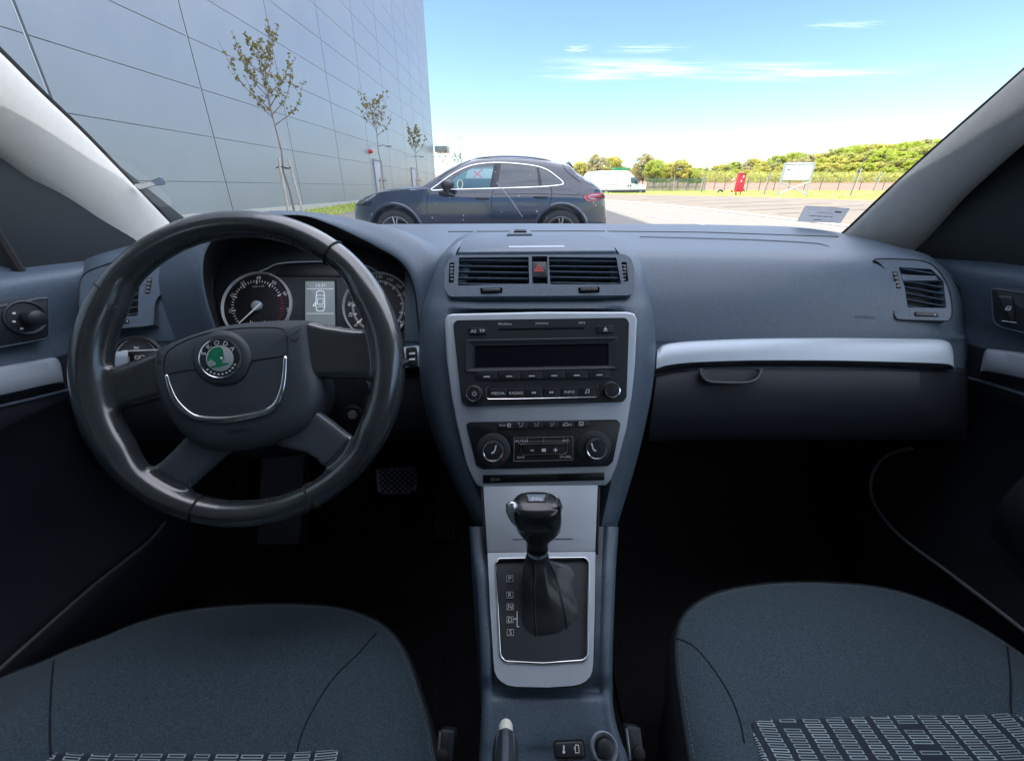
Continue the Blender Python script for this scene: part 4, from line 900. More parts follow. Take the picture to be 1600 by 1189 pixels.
# ---------------------------------------------------------------- seats
def seatfabric():
    m = mat('patterned_seat_fabric', (.03, .045, .065), .92, bump=(1500, .5, .0012), spec=.15, sheen=.2); t = m.node_tree; b = t.nodes['Principled BSDF']
    tc = t.nodes.new('ShaderNodeTexCoord'); sp = t.nodes.new('ShaderNodeSeparateXYZ'); t.links.new(tc.outputs['Object'], sp.inputs[0])
    def M(op, a, b_=None, c=None):
        n = t.nodes.new('ShaderNodeMath'); n.operation = op
        for i, x in enumerate((a, b_, c)):
            if x is None: continue
            if isinstance(x, (int, float)): n.inputs[i].default_value = x
            else: t.links.new(x, n.inputs[i])
        return n.outputs[0]
    X, Y = sp.outputs[0], sp.outputs[1]
    w1 = t.nodes.new('ShaderNodeTexNoise'); w1.inputs['Scale'].default_value = 60; t.links.new(tc.outputs['Object'], w1.inputs['Vector'])
    xs = M('ADD', M('MULTIPLY', X, 1), M('MULTIPLY', M('SUBTRACT', w1.outputs[0], .5), .0035)); xs = M('ADD', xs, M('MULTIPLY', Y, .10))
    col = M('FLOOR', M('DIVIDE', xs, .027)); fx = M('FRACT', M('DIVIDE', xs, .027))
    row = M('FLOOR', M('DIVIDE', Y, .0046)); fy = M('FRACT', M('DIVIDE', Y, .0046))
    def wn(a, b_):
        cb = t.nodes.new('ShaderNodeCombineXYZ'); t.links.new(a, cb.inputs[0]); t.links.new(b_, cb.inputs[1]); n = t.nodes.new('ShaderNodeTexWhiteNoise'); t.links.new(cb.outputs[0], n.inputs['Vector']); return n.outputs[0]
    r = wn(col, M('FLOOR', M('DIVIDE', row, 60))); r2 = wn(col, row)
    # bars: each column has its own width; outline of a thin loop
    half = M('ADD', M('MULTIPLY', r, .20), .27); dx = M('ABSOLUTE', M('SUBTRACT', fx, .5)); inx = M('LESS_THAN', dx, half)
    dy = M('ABSOLUTE', M('SUBTRACT', fy, .5)); iny = M('LESS_THAN', dy, .36); core = M('MULTIPLY', M('LESS_THAN', dy, .17), M('LESS_THAN', dx, M('SUBTRACT', half, .06)))
    loop = M('MULTIPLY', M('MULTIPLY', inx, iny), M('SUBTRACT', 1, core)); loop = M('MULTIPLY', loop, M('GREATER_THAN', r2, .04))
    loop = M('MULTIPLY', loop, M('ADD', .55, M('MULTIPLY', r2, .5)))
    mx = t.nodes.new('ShaderNodeMix'); mx.data_type = 'RGBA'; mx.inputs[6].default_value = (.034, .048, .068, 1); mx.inputs[7].default_value = (.46, .58, .62, 1)
    t.links.new(loop, mx.inputs[0]); t.links.new(mx.outputs[2], b.inputs['Base Color']); return m
PAT = seatfabric()
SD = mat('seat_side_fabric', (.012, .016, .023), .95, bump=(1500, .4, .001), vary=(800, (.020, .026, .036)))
STI = mat('seat_thread', (.16, .20, .24), .8)
ZS = CAMZ-.565
def seat(px, zc, back_y, cx, label, insert, seams, side_out):
    t = thing('bucket_seat', (cx, .1, .3), label, 'car seat', 'front seats')
    pl = [PZ(u, v, ZS) for u, v in px]; pts = catm([(p.x, p.y) for p in pl], 60)
    xl, xr = pts[0][0], pts[-1][0]
    ring_ = ccw(even([*pts, *[(xr+.005, y) for y in (.10, .0, -.10)], (xr-.03, back_y), (xl+.03, back_y), *[(xl-.005, y) for y in (-.10, 0., .10)]], 140, True))
    c = V((cx, .10))
    def hz_(x, y, s):        # cushion surface height
        q = abs(x-cx)/.25
        h = .016*(1-s**6)+.020*math.exp(-((q-.82)/.22)**2)*(1-s**10)*min(1, max(0, (.42-y)/.22)) - .018*min(1, max(0, (.30-y)/.25))*(1-min(1, q)**2)
        return ZS+h
    rows = []
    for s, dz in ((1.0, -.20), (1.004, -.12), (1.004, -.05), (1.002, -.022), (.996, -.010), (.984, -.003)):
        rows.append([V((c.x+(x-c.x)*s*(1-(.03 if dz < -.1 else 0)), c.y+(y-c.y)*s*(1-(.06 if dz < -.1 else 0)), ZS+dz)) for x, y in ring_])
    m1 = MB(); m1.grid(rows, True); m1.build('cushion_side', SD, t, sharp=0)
    rows = []
    for s in [.984, .97, .95, .92, .88, .83, .78, .72, .65, .58, .5, .42, .34, .26, .18, .1, .03]:
        rows.append([V((c.x+(x-c.x)*s, c.y+(y-c.y)*s, 0)) for x, y in ring_])
        rows[-1] = [V((p.x, p.y, hz_(p.x, p.y, s)-(.003 if s == .984 else 0))) for p in rows[-1]]
    m = MB(); m.grid(rows, True, False, True); cu = m.build('cushion', FAB, t, sharp=0)
    bv_ = BVHTree.FromPolygons([tuple(v) for v in m.v], m.f)
    def on(u, v, off=.0):
        loc, nn, i, d_ = bv_.ray_cast(C0, ray(u, v).normalized())
        if loc is None: loc = PZ(u, v, ZS)
        return loc+V((0, 0, off))
    def drop(x, y, off=.0):
        loc, nn, i, d_ = bv_.ray_cast(V((x, y, 2)), V((0, 0, -1)))
        return (loc if loc is not None else V((x, y, ZS)))+V((0, 0, off))
    for sm in seams:
        g = catm(sm, 60); mm = MB(); mm.tube([on(*p, .0002) for p in g], .0011, 6); mm.build('seam', SD, cu)
    # piping with stitches around the top edge
    mm = MB(); e = [(c.x+(x-c.x)*.985, c.y+(y-c.y)*.985) for x, y in ring_]; mm.tube([V((x, y, hz_(x, y, .984)-.0025)) for x, y in e], .0016, 6, True); mm.build('piping', SD, cu)
    mm = MB(); e = even([(c.x+(x-c.x)*.968, c.y+(y-c.y)*.968) for x, y in ring_], 380, True)
    for i in range(0, 380):
        a = e[i]; b_ = e[(i+1) % 380]; q = (a[0]*.45+b_[0]*.55, a[1]*.45+b_[1]*.55)
        if a[1] < .1: continue
        mm.tube([drop(*a, .0004), drop(*q, .0004)], .0005, 4)
    mm.build('stitching', STI, cu)
    q = [PZ(u, v, ZS) for u, v in insert[0]]; poly = [(p.x, p.y) for p in q]+insert[1]
    poly = ccw(fillet(poly, .02, 5)); cc = V((sum(p[0] for p in poly)/len(poly), sum(p[1] for p in poly)/len(poly)))
    rows = []
    for s in (1, .99, .96, .9, .8, .65, .5, .35, .2, .05): rows.append([drop(cc.x+(x-cc.x)*s, cc.y+(y-cc.y)*s, {1: .0005}.get(s, .0028)) for x, y in even(poly, 120, True)])
    mm = MB(); mm.grid(rows, True, False, True); mm.build('patterned_insert', PAT, cu, sharp=0)
    # backrest, leaning back behind the viewpoint
    rows = []
    for k in range(14):
        f = k/13; y = back_y-.02-.20*f; z = ZS-.02+.60*f; hw = .245-.03*f-.05*max(0, f-.8)*5*.3
        rows.append([V((cx+hw*cos(a)*1.0, y+(.055 if sin(a) > 0 else .075)*sin(a)+(.03*abs(cos(a))**3 if sin(a) > 0 else 0), z)) for a in [2*pi*i/32 for i in range(32)]])
    mm = MB(); mm.grid(rows, True, True, True); mm.build('backrest', FAB, t, sharp=0)
    mm = MB(); y, z = back_y-.24, ZS+.66
    rows = [[V((cx+.13*s_*cos(a), y+.05*s_*sin(a), z+h)) for a in [2*pi*i/24 for i in range(24)]] for h, s_ in ((-.03, .7), (-.01, .95), (.05, 1), (.11, .95), (.13, .7))]
    mm.grid(rows, True, True, True); mm.build('headrest', FAB, t, sharp=0)
    mm = MB(); mm.box((cx, .08, .28), (.40, .42, .09), bev=.01); mm.build('seat_base', PLD, t)
    return t
dpx = [(-330, 1330), (-240, 1200), (-110, 1115), (0, 1052), (60, 1030), (105, 1010), (160, 990), (230, 962), (310, 945), (400, 938), (480, 938), (540, 944), (590, 962), (620, 985), (642, 1020), (660, 1070), (676, 1120), (690, 1189), (700, 1250)]
seat(dpx, ZS, -.16, -.345, 'driver seat of charcoal fabric behind the steering wheel', ([(90, 1196), (100, 1187), (300, 1185), (552, 1184)], [(-.19, .15), (-.19, -.1), (-.50, -.1), (-.50, .15)]),
     [[(588, 988), (560, 1020), (520, 1060), (488, 1110), (470, 1150), (462, 1188)], [(84, 1032), (80, 1080), (78, 1140), (80, 1188)]], 1)
ppx = [(1085, 1260), (1072, 1189), (1060, 1110), (1053, 1060), (1050, 1010), (1054, 975), (1072, 945), (1110, 922), (1160, 910), (1220, 904), (1290, 904), (1360, 909), (1420, 922), (1480, 946), (1540, 978), (1600, 1018), (1680, 1075), (1780, 1170), (1860, 1300)]
seat(ppx, ZS, -.16, .405, 'passenger seat of charcoal fabric with light barred pattern on the cushion', ([(1166, 1144), (1172, 1136), (1250, 1132), (1400, 1128), (1550, 1127), (1578, 1132)], [(.585, .12), (.60, -.1), (.27, -.1), (.245, .10)]),
     [[(1054, 995), (1085, 1010), (1115, 1045), (1140, 1085), (1156, 1125), (1163, 1160)], [(1574, 1010), (1579, 1060), (1580, 1110), (1590, 1150)]], 1)
m = MB(); m.box((.035, -.12, CAMZ-.385), (.17, .40, .10), bev=.03); ar = m.build('armrest', SD, None); tag(ar, 'dark cloth armrest box behind the handbrake', 'armrest')
# buckles beside the seats
def buckle(u, v, d, label, sgn):
    t = thing('seat_belt_buckle', P(u, v, d), label, 'seat belt buckle', 'seat belt buckles between seats and console')
    c = P(u, v, d); fr = Fr(c, (0, -.5, .85), (0, .85, .5)); k = fr.sc(u, v)
    m = MB(); m.prism(fr, fillet([(-14*k, -20*k), (12*k, -20*k), (13*k, 20*k), (-12*k, 22*k)], .004), -.02, 0, .003); b_ = m.build('buckle_body', PLB, t)
    m = MB(); m.prism(fr, [(-13*k, -20*k), (-9*k, -20*k), (-9*k, 18*k), (-13*k, 18*k)], 0, .0012, .0005); m.build('steel_edge', STL, t)
    m = MB(); m.lathe(fr.w(4*k*sgn, -12*k, 0), fr.n, [(.006, 0), (.006, .003), (.004, .004)], 20); m.build('buckle_bolt', PLD, t)
buckle(992, 1160, .43, 'black seat belt buckle at the passenger seat, right of the console', 1)
buckle(697, 1165, .42, 'black seat belt buckle at the driver seat, left of the console', -1)

# ---------------------------------------------------------------- doors
XL, XR = -.705, .765
def door(x, sgn, label, mirrorp):
    t = thing('car_door', (x, .2, .8), label, 'car door', 'front doors')
    def DP(u, v, off=0): return PX(u, v, x)+V((sgn*off, 0, 0))
    def W(y, z, off=0): return V((x+sgn*off, y, z+CAMZ))
    # trim panel: rows from the sill down, offset towards the cabin
    prof = [(-.085, -.09), (-.100, -.045), (-.107, -.01), (-.112, .008), (-.125, .016), (-.16, .014), (-.20, .012), (-.222, .018), (-.24, .022), (-.285, .022), (-.30, .016), (-.34, 0), (-.42, -.012), (-.52, -.01), (-.60, .012), (-.63, .016), (-.75, .012), (-.80, 0), (-.92, -.01)]
    ys = [1.02, .90, .80, .72, .66, .60, .54, .47, .40, .30, .18, .05, -.1, -.25, -.4, -.6]
    rows = []
    for z, off in catm(prof, 52):
        rows.append([W(y, z-.02*max(0, y-.55)*2, off-(.05*max(0, y-.70)/.2 if y > .70 else 0)) for y in ys])
    m = MB(); m.grid([[V(p) for p in catm(r, 60)] for r in rows[:22]]); m.build('door_panel', PLA, t, sharp=60)
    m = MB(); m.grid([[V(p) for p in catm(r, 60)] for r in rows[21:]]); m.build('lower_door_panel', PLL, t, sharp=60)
    return t, DP, W
dl, DPL, WL = door(XL, 1, 'driver door on the left with round mirror adjuster and silver strip', None)
dr, DPR, WR = door(XR, -1, 'passenger door on the right with window switch and silver strip', None)
def dframe(x, sgn, off, lean=0):
    return Fr((x+sgn*off, .5, CAMZ-.2), (sgn, -lean, .0), (0, 0, 1))
# left switch plate + mirror knob
fr = dframe(XL, 1, .018, .18)
m = MB(); q = fillet(fr.pq([(-120, 490), (-60, 482), (0, 474), (60, 462), (76, 463), (77, 526), (70, 532), (0, 545), (-120, 556)]), .006)
m.prism(fr, q, -.01, .004, .003); m.build('switch_plate', PLB, dl)
m = MB(); m.tube([fr.w(p, qq, .0045) for p, qq in inset(ccw(q), .003)], .0010, 6, True); m.build('plate_edge', PLA, dl)
m = MB(); o = fr.at(39.5, 496, .004); r = 26*fr.sc(40, 496)
m.lathe(o, fr.n, [(r*1.05, -.002), (r*1.03, .002), (r*.95, .003), (r*.85, .001), (r*.5, .002)], 40); mk = m.build('mirror_adjuster', PLB, dl)
m = MB(); m.lathe(o, fr.n, [(r*.38, 0), (r*.36, .010), (r*.46, .016), (r*.46, .022), (r*.30, .025)], 28); m.build('adjuster_knob', KEY, mk, sharp=40)
m = MB()
for u, v in ((22, 489), (22, 502), (34, 513)): m.quadline(fr, [(u-2, v), (u+2, v)], 3, .0075)
m.build('adjuster_symbols', WHT, mk)
# right switch plate
fr = dframe(XR, -1, .018, .10)
m = MB(); q = fillet(fr.pq([(1549, 449), (1560, 448), (1600, 453), (1720, 470), (1720, 560), (1600, 522), (1560, 512), (1552, 500)]), .006); m.prism(fr, q, -.01, .004, .003); m.build('switch_plate', PLB, dr)
m = MB(); m.tube([fr.w(p, qq, .0045) for p, qq in inset(ccw(q), .003)], .0010, 6, True); m.build('plate_edge', PLA, dr)
m = MB(); m.prism(fr, fillet(fr.pq([(1563, 461), (1588, 463), (1591, 505), (1569, 502)]), .003), .002, .0075, .003, 3); wsw = m.build('window_switch', KEY, dr)
m = MB(); m.quadline(fr, [(1570, 484), (1574, 478.5), (1580, 479), (1578, 484)], 1.2, .0078, True); m.quadline(fr, [(1571, 482), (1579, 482)], 1.2, .0078); m.build('window_symbol', WHT, wsw)
m = MB(); m.tube([fr.at(1566, 501, .0078), fr.at(1588, 504, .0078)], .0008, 6); m.build('switch_edge', SILP, wsw)
# silver strips
def dstrip(x, sgn, top, bot, parent, mt=SILP, off=.022):
    m = MB(); T = catm(top, 30); B = catm(bot, 30); rows = []
    for f, o in ((-.04, -.01), (0, off), (.1, off+.006), (.4, off+.010), (.72, off+.011), (.76, off+.010)):
        rows.append([PX(a[0]+(b[0]-a[0])*f, a[1]+(b[1]-a[1])*f, x+sgn*o) for a, b in zip(T, B)])
    m.grid(rows); m.build('silver_trim', mt, parent, sharp=40); m = MB(); rows = []
    for f, o in ((.76, off+.010), (.80, off+.008), (.97, off+.004), (1.02, -.01)): rows.append([PX(a[0]+(b[0]-a[0])*f, a[1]+(b[1]-a[1])*f, x+sgn*o) for a, b in zip(T, B)])
    m.grid(rows); m.build('trim_lower_edge', PLB, parent, sharp=60)
dstrip(XL, 1, [(-140, 600), (-60, 585), (0, 573), (50, 564), (78, 559), (89, 560), (95, 568)], [(-140, 660), (-60, 642), (0, 631), (50, 619), (80, 612), (92, 609), (101, 606)], dl)
dstrip(XR, -1, [(1536, 556), (1540, 547), (1550, 545), (1600, 551), (1660, 560), (1760, 575)], [(1530, 588), (1538, 590), (1550, 592), (1600, 603), (1660, 618), (1760, 640)], dr)
for x, sgn, parent, pa in ((XL, 1, dl, [(-80, 652), (0, 634), (60, 620), (104, 609)]), (XR, -1, dr, [(1512, 590), (1550, 600), (1600, 616), (1680, 640)])):
    m = MB(); m.tube([PX(u, v, x+sgn*.022) for u, v in catm(pa, 20)], .004, 8, flat=.7); m.build('armrest_lip', PLA, parent)
# door pocket edge (the long curved line)
m = MB(); m.tube([PX(u, v, XR-.030) for u, v in catm([(1425, 700), (1400, 704), (1375, 720), (1362, 745), (1362, 775), (1380, 808), (1412, 842), (1470, 885), (1540, 938), (1600, 985), (1700, 1065)], 60)], .0030, 8); m.build('pocket_edge', mat('pale_pocket_piping', (.17, .19, .22), .4), dr)
m = MB(); m.grid([[PX(u, v, XR-.029) for u, v in catm([(1425, 702), (1375, 722), (1362, 760), (1412, 842), (1540, 938), (1700, 1065)], 40)], [PX(u+60, v-10, XR-.004) for u, v in catm([(1425, 712), (1400, 740), (1395, 770), (1430, 830), (1540, 915), (1700, 1020)], 40)]]); m.build('pocket_wall', PLD, dr)
m = MB(); m.tube([PX(u, v, XL+.030) for u, v in catm([(258, 815), (235, 843), (200, 872), (140, 920), (70, 982), (0, 1045), (-80, 1120)], 50)], .0028, 8); m.build('pocket_edge', mat('grey_pocket_piping', (.07, .085, .11), .4), dl)
m = MB(); rows = []
for k in range(8):
    a = k/7*pi; rows.append([WR(y, z, .012+.018*sin(a)) for y, z in ((.50, -.36-.02*k), (.35, -.37-.02*k), (.1, -.38-.02*k))])
m.grid(rows); m.build('armrest_pad', PLB, dr, sharp=0)
# sail triangles with seals, window frames
for x, sgn, t in ((XL, 1, dl), (XR, -1, dr)):
    def W(y, z, off=0): return V((x+sgn*off, y, z+CAMZ))
    tri = [(1.02, -.10), (.56, -.10), (.56, .02), (.62, .12), (.60, .19), (.44, .29), (.46, .30), (.66, .19), (.80, .08)]
    fr = Fr((x-sgn*.03, 0, CAMZ), (sgn, 0, 0), (0, 0, 1)); q = [((W(y, z)-fr.o).dot(fr.p), z) for y, z in [(1.05, -.12), (.612, -.12), (.598, .03), (.56, .22), (.60, .22), (.80, .08)]]
    m = MB(); m.prism(fr, ccw(q), -.012, .008, .004); m.build('mirror_triangle', mat('sail_plastic', (.018, .024, .028), .6, bump=(1200, .15, .0004)), t)
    m = MB(); m.tube([W(y, z, -.012) for y, z in ((.606, -.11), (.594, 0), (.578, .12), (.54, .24))], .007, 8); m.build('window_seal', RUB, t)
    m = MB(); m.tube([W(y, z, -.03) for y, z in ((.54, .19), (.40, .275), (.1, .30), (-.4, .30), (-.8, .26))], .022, 10); m.build('window_frame', PLD, t)
    m = MB(); m.grid([[W(.55, -.11, -.045), W(-.8, -.11, -.045)], [W(.5, .29, -.005), W(-.8, .29, -.005)]]); m.build('window_pane', glassmat('side_glass', (.75, .82, .80), .05), t)
    m = MB(); m.box((x-sgn*.05, .0, CAMZ-.60), (.05, 2.0, .96)); m.build('outer_skin', mat('dark_paint', (.02, .025, .04), .2, coat=1), t)
    # exterior mirror
    m = MB(); c = V((x-sgn*.17, .66, CAMZ-.03)); rows = []
    for k in range(9):
        a = -pi/2+pi*k/8; rows.append([c+V((.10*cos(b_)*cos(a)**.6, .055*sin(a), .07*sin(b_)*cos(a)**.6)) for b_ in [2*pi*i/24 for i in range(24)]])
    m.grid(rows, True); mr = m.build('door_mirror', mat('mirror_shell_paint', (.02, .025, .04), .25, coat=1), t, sharp=0)
    m = MB(); fr2 = Fr(c+V((0, -.046, 0)), (0, -1, .05), (0, 0, 1)); m.prism(fr2, fillet([(-.085, -.055), (.085, -.055), (.085, .055), (-.085, .055)], .02), 0, .003, .001); m.build('mirror_glass', CHR, mr)

# ---------------------------------------------------------------- windscreen pillars
def pillar(ins, outs, label, sgn):
    t = thing('windscreen_pillar', P(*ins[2]), label, 'pillar', 'windscreen pillars')
    hx = .03-sgn*.60; ox = .03-sgn*.72
    Aw = [tuple(P(*a)) for a in ins[:-1]]+[(hx, .36, CAMZ+.235), (hx, .10, CAMZ+.285)]; Bw = [tuple(P(*a)) for a in outs[:-1]]+[(ox, .30, CAMZ+.19), (ox, .02, CAMZ+.25)]
    A = [V(p) for p in catm(Aw, 50)]; B = [V(p) for p in catm(Bw, 50)]; rows = []
    m = MB()
    for i in range(50):
        a, b_ = A[i], B[i]; r = []
        n_ = ((b_-a).cross(A[min(49, i+1)]-A[max(0, i-1)])).normalized()
        if n_.dot(C0-a) < 0: n_ = -n_
        for f, h in ((0, -.016), (0, -.010), (.02, 0), (.10, .008), (.3, .017), (.55, .020), (.8, .014), (.95, .004), (1.0, -.008), (1.0, -.05)):
            r.append(a.lerp(b_, f)+n_*h)
        rows.append(r)
    m.grid(rows, False); m.build('pillar_trim', PIL, t, sharp=50)
    m = MB(); m.tube([p+(p-C0).normalized()*.01 for p in A], .0035, 8); m.build('glass_seal', RUB, t)
    return A, B
AL, BL = pillar([(290, 374, .90), (262, 342, .865), (195, 272, .745), (130, 205, .665), (60, 138, .59), (0, 78, .54), (-120, -35, .465), (-260, -160, .40)], [(180, 420, .78), (168, 396, .77), (128, 352, .72), (85, 316, .67), (42, 285, .625), (0, 254, .59), (-150, 150, .49), (-330, 20, .41)], 'left windscreen pillar in pale grey trim above the driver door', 1)
AR, BR = pillar([(1300, 376, .93), (1322, 360, .90), (1380, 305, .80), (1440, 250, .72), (1500, 197, .65), (1560, 145, .59), (1640, 75, .53), (1780, -50, .45), (1880, -140, .40)], [(1425, 418, .83), (1440, 396, .82), (1470, 354, .77), (1500, 318, .73), (1550, 271, .67), (1600, 228, .62), (1700, 150, .54), (1900, 0, .43), (1960, -50, .40)], 'right windscreen pillar in pale grey trim above the passenger door', -1)
# ---------------------------------------------------------------- windscreen
ws = thing('windscreen', (.03, 1, 1.1), 'clear slightly dusty windscreen glass between the two pale pillars', 'windscreen')
rows = []
LB, RB = V((-.86, 1.00, CAMZ-.12)), V((.93, 1.00, CAMZ-.12)); LT, RT_ = V((-.64, .34, CAMZ+.26)), V((.71, .34, CAMZ+.26))
def wsp(s, f):
    a = LB.lerp(LT, f); b_ = RB.lerp(RT_, f); p = a.lerp(b_, s); k = 1-(2*s-1)**2
    return p+V((0, .20*k*(1-f*.45), .035*k))
m = MB(); m.grid([[wsp(i/30, j/16) for i in range(31)] for j in range(17)]); m.build('windscreen_glass', GLS, ws, sharp=0)
GB = BVHTree.FromPolygons([tuple(v) for v in m.v], m.f)
def ong(u, v, off=.002):
    loc, nn, i, d_ = GB.ray_cast(C0, ray(u, v).normalized())
    return (loc if loc is not None else P(u, v, 1.0))-ray(u, v).normalized()*off
rnd = random.Random(4); m = MB()
spots = [(rnd.uniform(560, 960), rnd.uniform(200, 345), rnd.uniform(.5, 1.0)) for _ in range(46)]+[(rnd.uniform(20, 1500), rnd.uniform(5, 330), rnd.uniform(.35, .8)) for _ in range(50)]
for u, v, r in spots:
    c = ong(u, v); k = FPX; r_ = r*(c-C0).dot(FW)/FPX
    m.add([c+RT*r_*cos(a)*1.0+UP*r_*sin(a) for a in [2*pi*i/6 for i in range(6)]], [tuple(range(6))])
tag(m.build('dust_specks', mat('pale_dust', (.55, .56, .55), .9), ws), kind='stuff')
m = MB()
for (a, b_) in (((776, 285), (816, 338)),):
    m.tube([ong(*p) for p in catm([a, ((a[0]+b_[0])/2+2, (a[1]+b_[1])/2), b_], 14)], .0009 if a[0] == 776 else .0006, 5)
m.build('glass_scratch', glassmat('scratch', (.9, .92, .95), .5, .3), ws)
# lower black edge + right cable clip

# sticker
m = MB(); q = [ong(*p, .004) for p in ((1258, 322), (1328, 326), (1313, 349), (1245, 346))]; n_ = (q[1]-q[0]).cross(q[3]-q[0]).normalized()
if n_.dot(C0-q[0]) < 0: n_ = -n_
fr = Fr(q[0], n_, UP); m.prism(fr, fillet([((p-fr.o).dot(fr.p), (p-fr.o).dot(fr.q)) for p in q], .004), -.0012, -.0002, .0001)
stk = m.build('windscreen_sticker', leafmat('sticker_grey', (.42, .44, .47), (.37, .39, .42), 90), None)
tag(stk, 'grey rectangular sticker low on the right of the windscreen', 'sticker')
m = MB(); DK = mat('sticker_ink', (.07, .08, .12), .7)
m.quadline(fr, [(1305, 331), (1314, 331.5)], 4.5, .0004)
m.quadline(fr, [(1276, 332), (1300, 333)], .8, .0004)
for i in range(11): m.quadline(fr, [(1264+i*3.4, 337+i*.16), (1266.2+i*3.4, 337.1+i*.16)], 2.6 if i % 3 else 1.4, .0004)
m.quadline(fr, [(1272, 343), (1283, 343.4)], 2.2, .0004); m.quadline(fr, [(1286, 345), (1304, 345.6)], .7, .0004)
m.build('printed_marks', DK, stk)
# clear ticket holder on the left
m = MB(); q = catm([(211, 288), (226, 285), (240, 281), (252, 277), (259, 287), (240, 290), (226, 294), (216, 295)], 30, True)
fr3 = [ong(*p, .004) for p in q]; m.add(fr3, [tuple(range(30))]); m.tube(fr3, .0007, 5, True)
th = m.build('ticket_holder', glassmat('clear_plastic', (.82, .86, .87), .3, .1), None); tag(th, 'small clear ticket holder stuck beside the left pillar', 'ticket holder')
# ---------------------------------------------------------------- roof, floor, bulkhead, shell
m = MB(); rows = []
for y, z, hw in ((.36, .245, .60), (.30, .275, .61), (.15, .305, .62), (-.3, .34, .63), (-.9, .32, .62), (-1.5, .22, .58), (-1.9, .05, .55)):
    rows.append([V((.03+hw*x*1.05, y, CAMZ+z-.05*abs(x)**4)) for x in (-1.12, -1, -.8, -.5, 0, .5, .8, 1, 1.12)])
m.grid(rows); rf = m.build('roof_header', PIL, None, sharp=0); tag(rf, 'pale grey roof header above the windscreen', 'roof header')
mdl = bpy.data.objects['roof_header']; sm_ = mdl.modifiers.new('thick', 'SOLIDIFY'); sm_.thickness = .04; sm_.offset = 1
m = MB(); fz = .27
m.grid([[V((x, y, z)) for x in (-.82, -.45, -.12, .03, .2, .5, .88)] for y, z in ((-2.0, fz), (-.6, fz), (.3, fz), (.62, fz+.01), (.80, fz+.10), (.98, fz+.25), (1.02, fz+.65), (1.00, .99))]); fl = m.build('car_floor', CRP, None, sharp=0); tag(fl, kind='structure')
for x0, x1, lb_, px in ((-.62, -.14, 'black carpet mat in the driver footwell', 0), (.19, .66, 'black carpet mat in the passenger footwell', 1)):
    m = MB(); fr = Fr((0, .46, fz+.012), (0, -.02, 1), (0, 1, 0)); m.prism(fr, fillet([(x0, -.25), (x1, -.25), (x1, .17), (x1-.05, .20), (x0+.05, .20), (x0, .17)], .03), -.006, .004, .003)
    o = m.build('floor_mat', CRP, None); tag(o, lb_, 'floor mat', 'floor mats')
m = MB(); rows = [[V((x, y, z)) for y, z in ((1.1, .2), (1.1, .9), (.66, 1.04), (-.8, 1.04), (-2.0, 1.0))] for x in (-.80,)]
# rear shelf and bench behind the viewpoint
rs = thing('rear_bench', (.03, -1.0, .4), 'rear bench seat behind the front seats', 'rear seat')
m = MB(); m.box((.03, -.95, .45), (1.3, .5, .25), bev=.04); m.build('seat', SD, rs); m = MB(); m.box((.03, -1.3, .80), (1.3, .16, .65), bev=.04); m.build('backrest', SD, rs)
m = MB(); m.box((.03, -1.75, .92), (1.35, .7, .04)); pk = m.build('parcel_shelf', CRP, None); tag(pk, 'dark parcel shelf behind the rear bench', 'shelf')

# ---------------------------------------------------------------- pedals and footrest
def onY(u, v, y): return PY(u, v, y)
pd = thing('brake_pedal', PY(620, 750, .70), 'wide brake pedal with diamond ribbed rubber pad', 'pedal', 'foot pedals')
c = PY(620, 752, .68); fr = Fr(c, (0, -.75, .66), (0, .66, .75))
m = MB(); q = fr.pq([(588, 732), (650, 728), (652, 766), (640, 770), (600, 772), (590, 768)]); m.prism(fr, fillet(q, .006), -.012, .006, .003)
pr = m.build('rubber_pad', mat('worn_pad', (.55, .50, .60), .35), pd)
m = MB()
for i in range(-4, 9):
    for s_ in (1, -1):
        a = (588+i*9, 732) ; pts = []
        for k in range(9):
            u = (588+i*9)+s_*k*5-(s_ < 0)*0+(s_ < 0)*20; v = 733+k*4.6
            if 591 < u < 650 and v < 770: pts.append(fr.at(u, v, .0065))
        if len(pts) > 1: m.tube(pts, .0011, 5)
m.build('pad_ribs', mat('pad_rib_rubber', (.02, .02, .025), .5), pr)
m = MB(); m.tube([c-fr.n*.012, c+V((-.0, .10, .08)), c+V((0, .16, .22))], .010, 8); m.build('pedal_arm', PLD, pd)
pa = thing('accelerator_pedal', PY(690, 790, .66), 'long narrow accelerator pedal beside the centre console', 'pedal', 'foot pedals')
c = PY(690, 790, .66); fr = Fr(c, (0, -.62, .78), (0, .78, .62)); q = fr.pq([(690, 700), (718, 705), (714, 846), (672, 846)])
m = MB(); m.prism(fr, fillet(q, .006), -.012, .006, .004); ap = m.build('pedal_pad', RUB, pa); m = MB()
for i in range(5): m.tube([fr.at(694+i*4.5, 712, .0062), fr.at(678+i*7.4, 838, .0062)], .0012, 5)
m.build('pedal_ribs', mat('pedal_rib_grey', (.10, .10, .12), .5), ap)
ft = thing('footrest', PY(440, 780, .75), 'flat grey footrest left of the brake pedal', 'footrest')
c = PY(440, 780, .78); fr = Fr(c, (0, -.70, .71), (0, .71, .70)); q = fr.pq([(410, 700), (478, 700), (470, 850), (402, 850)])
m = MB(); m.prism(fr, fillet(q, .008), -.03, .004, .004); m.build('rest_plate', mat('footrest_grey', (.13, .13, .16), .6), ft)
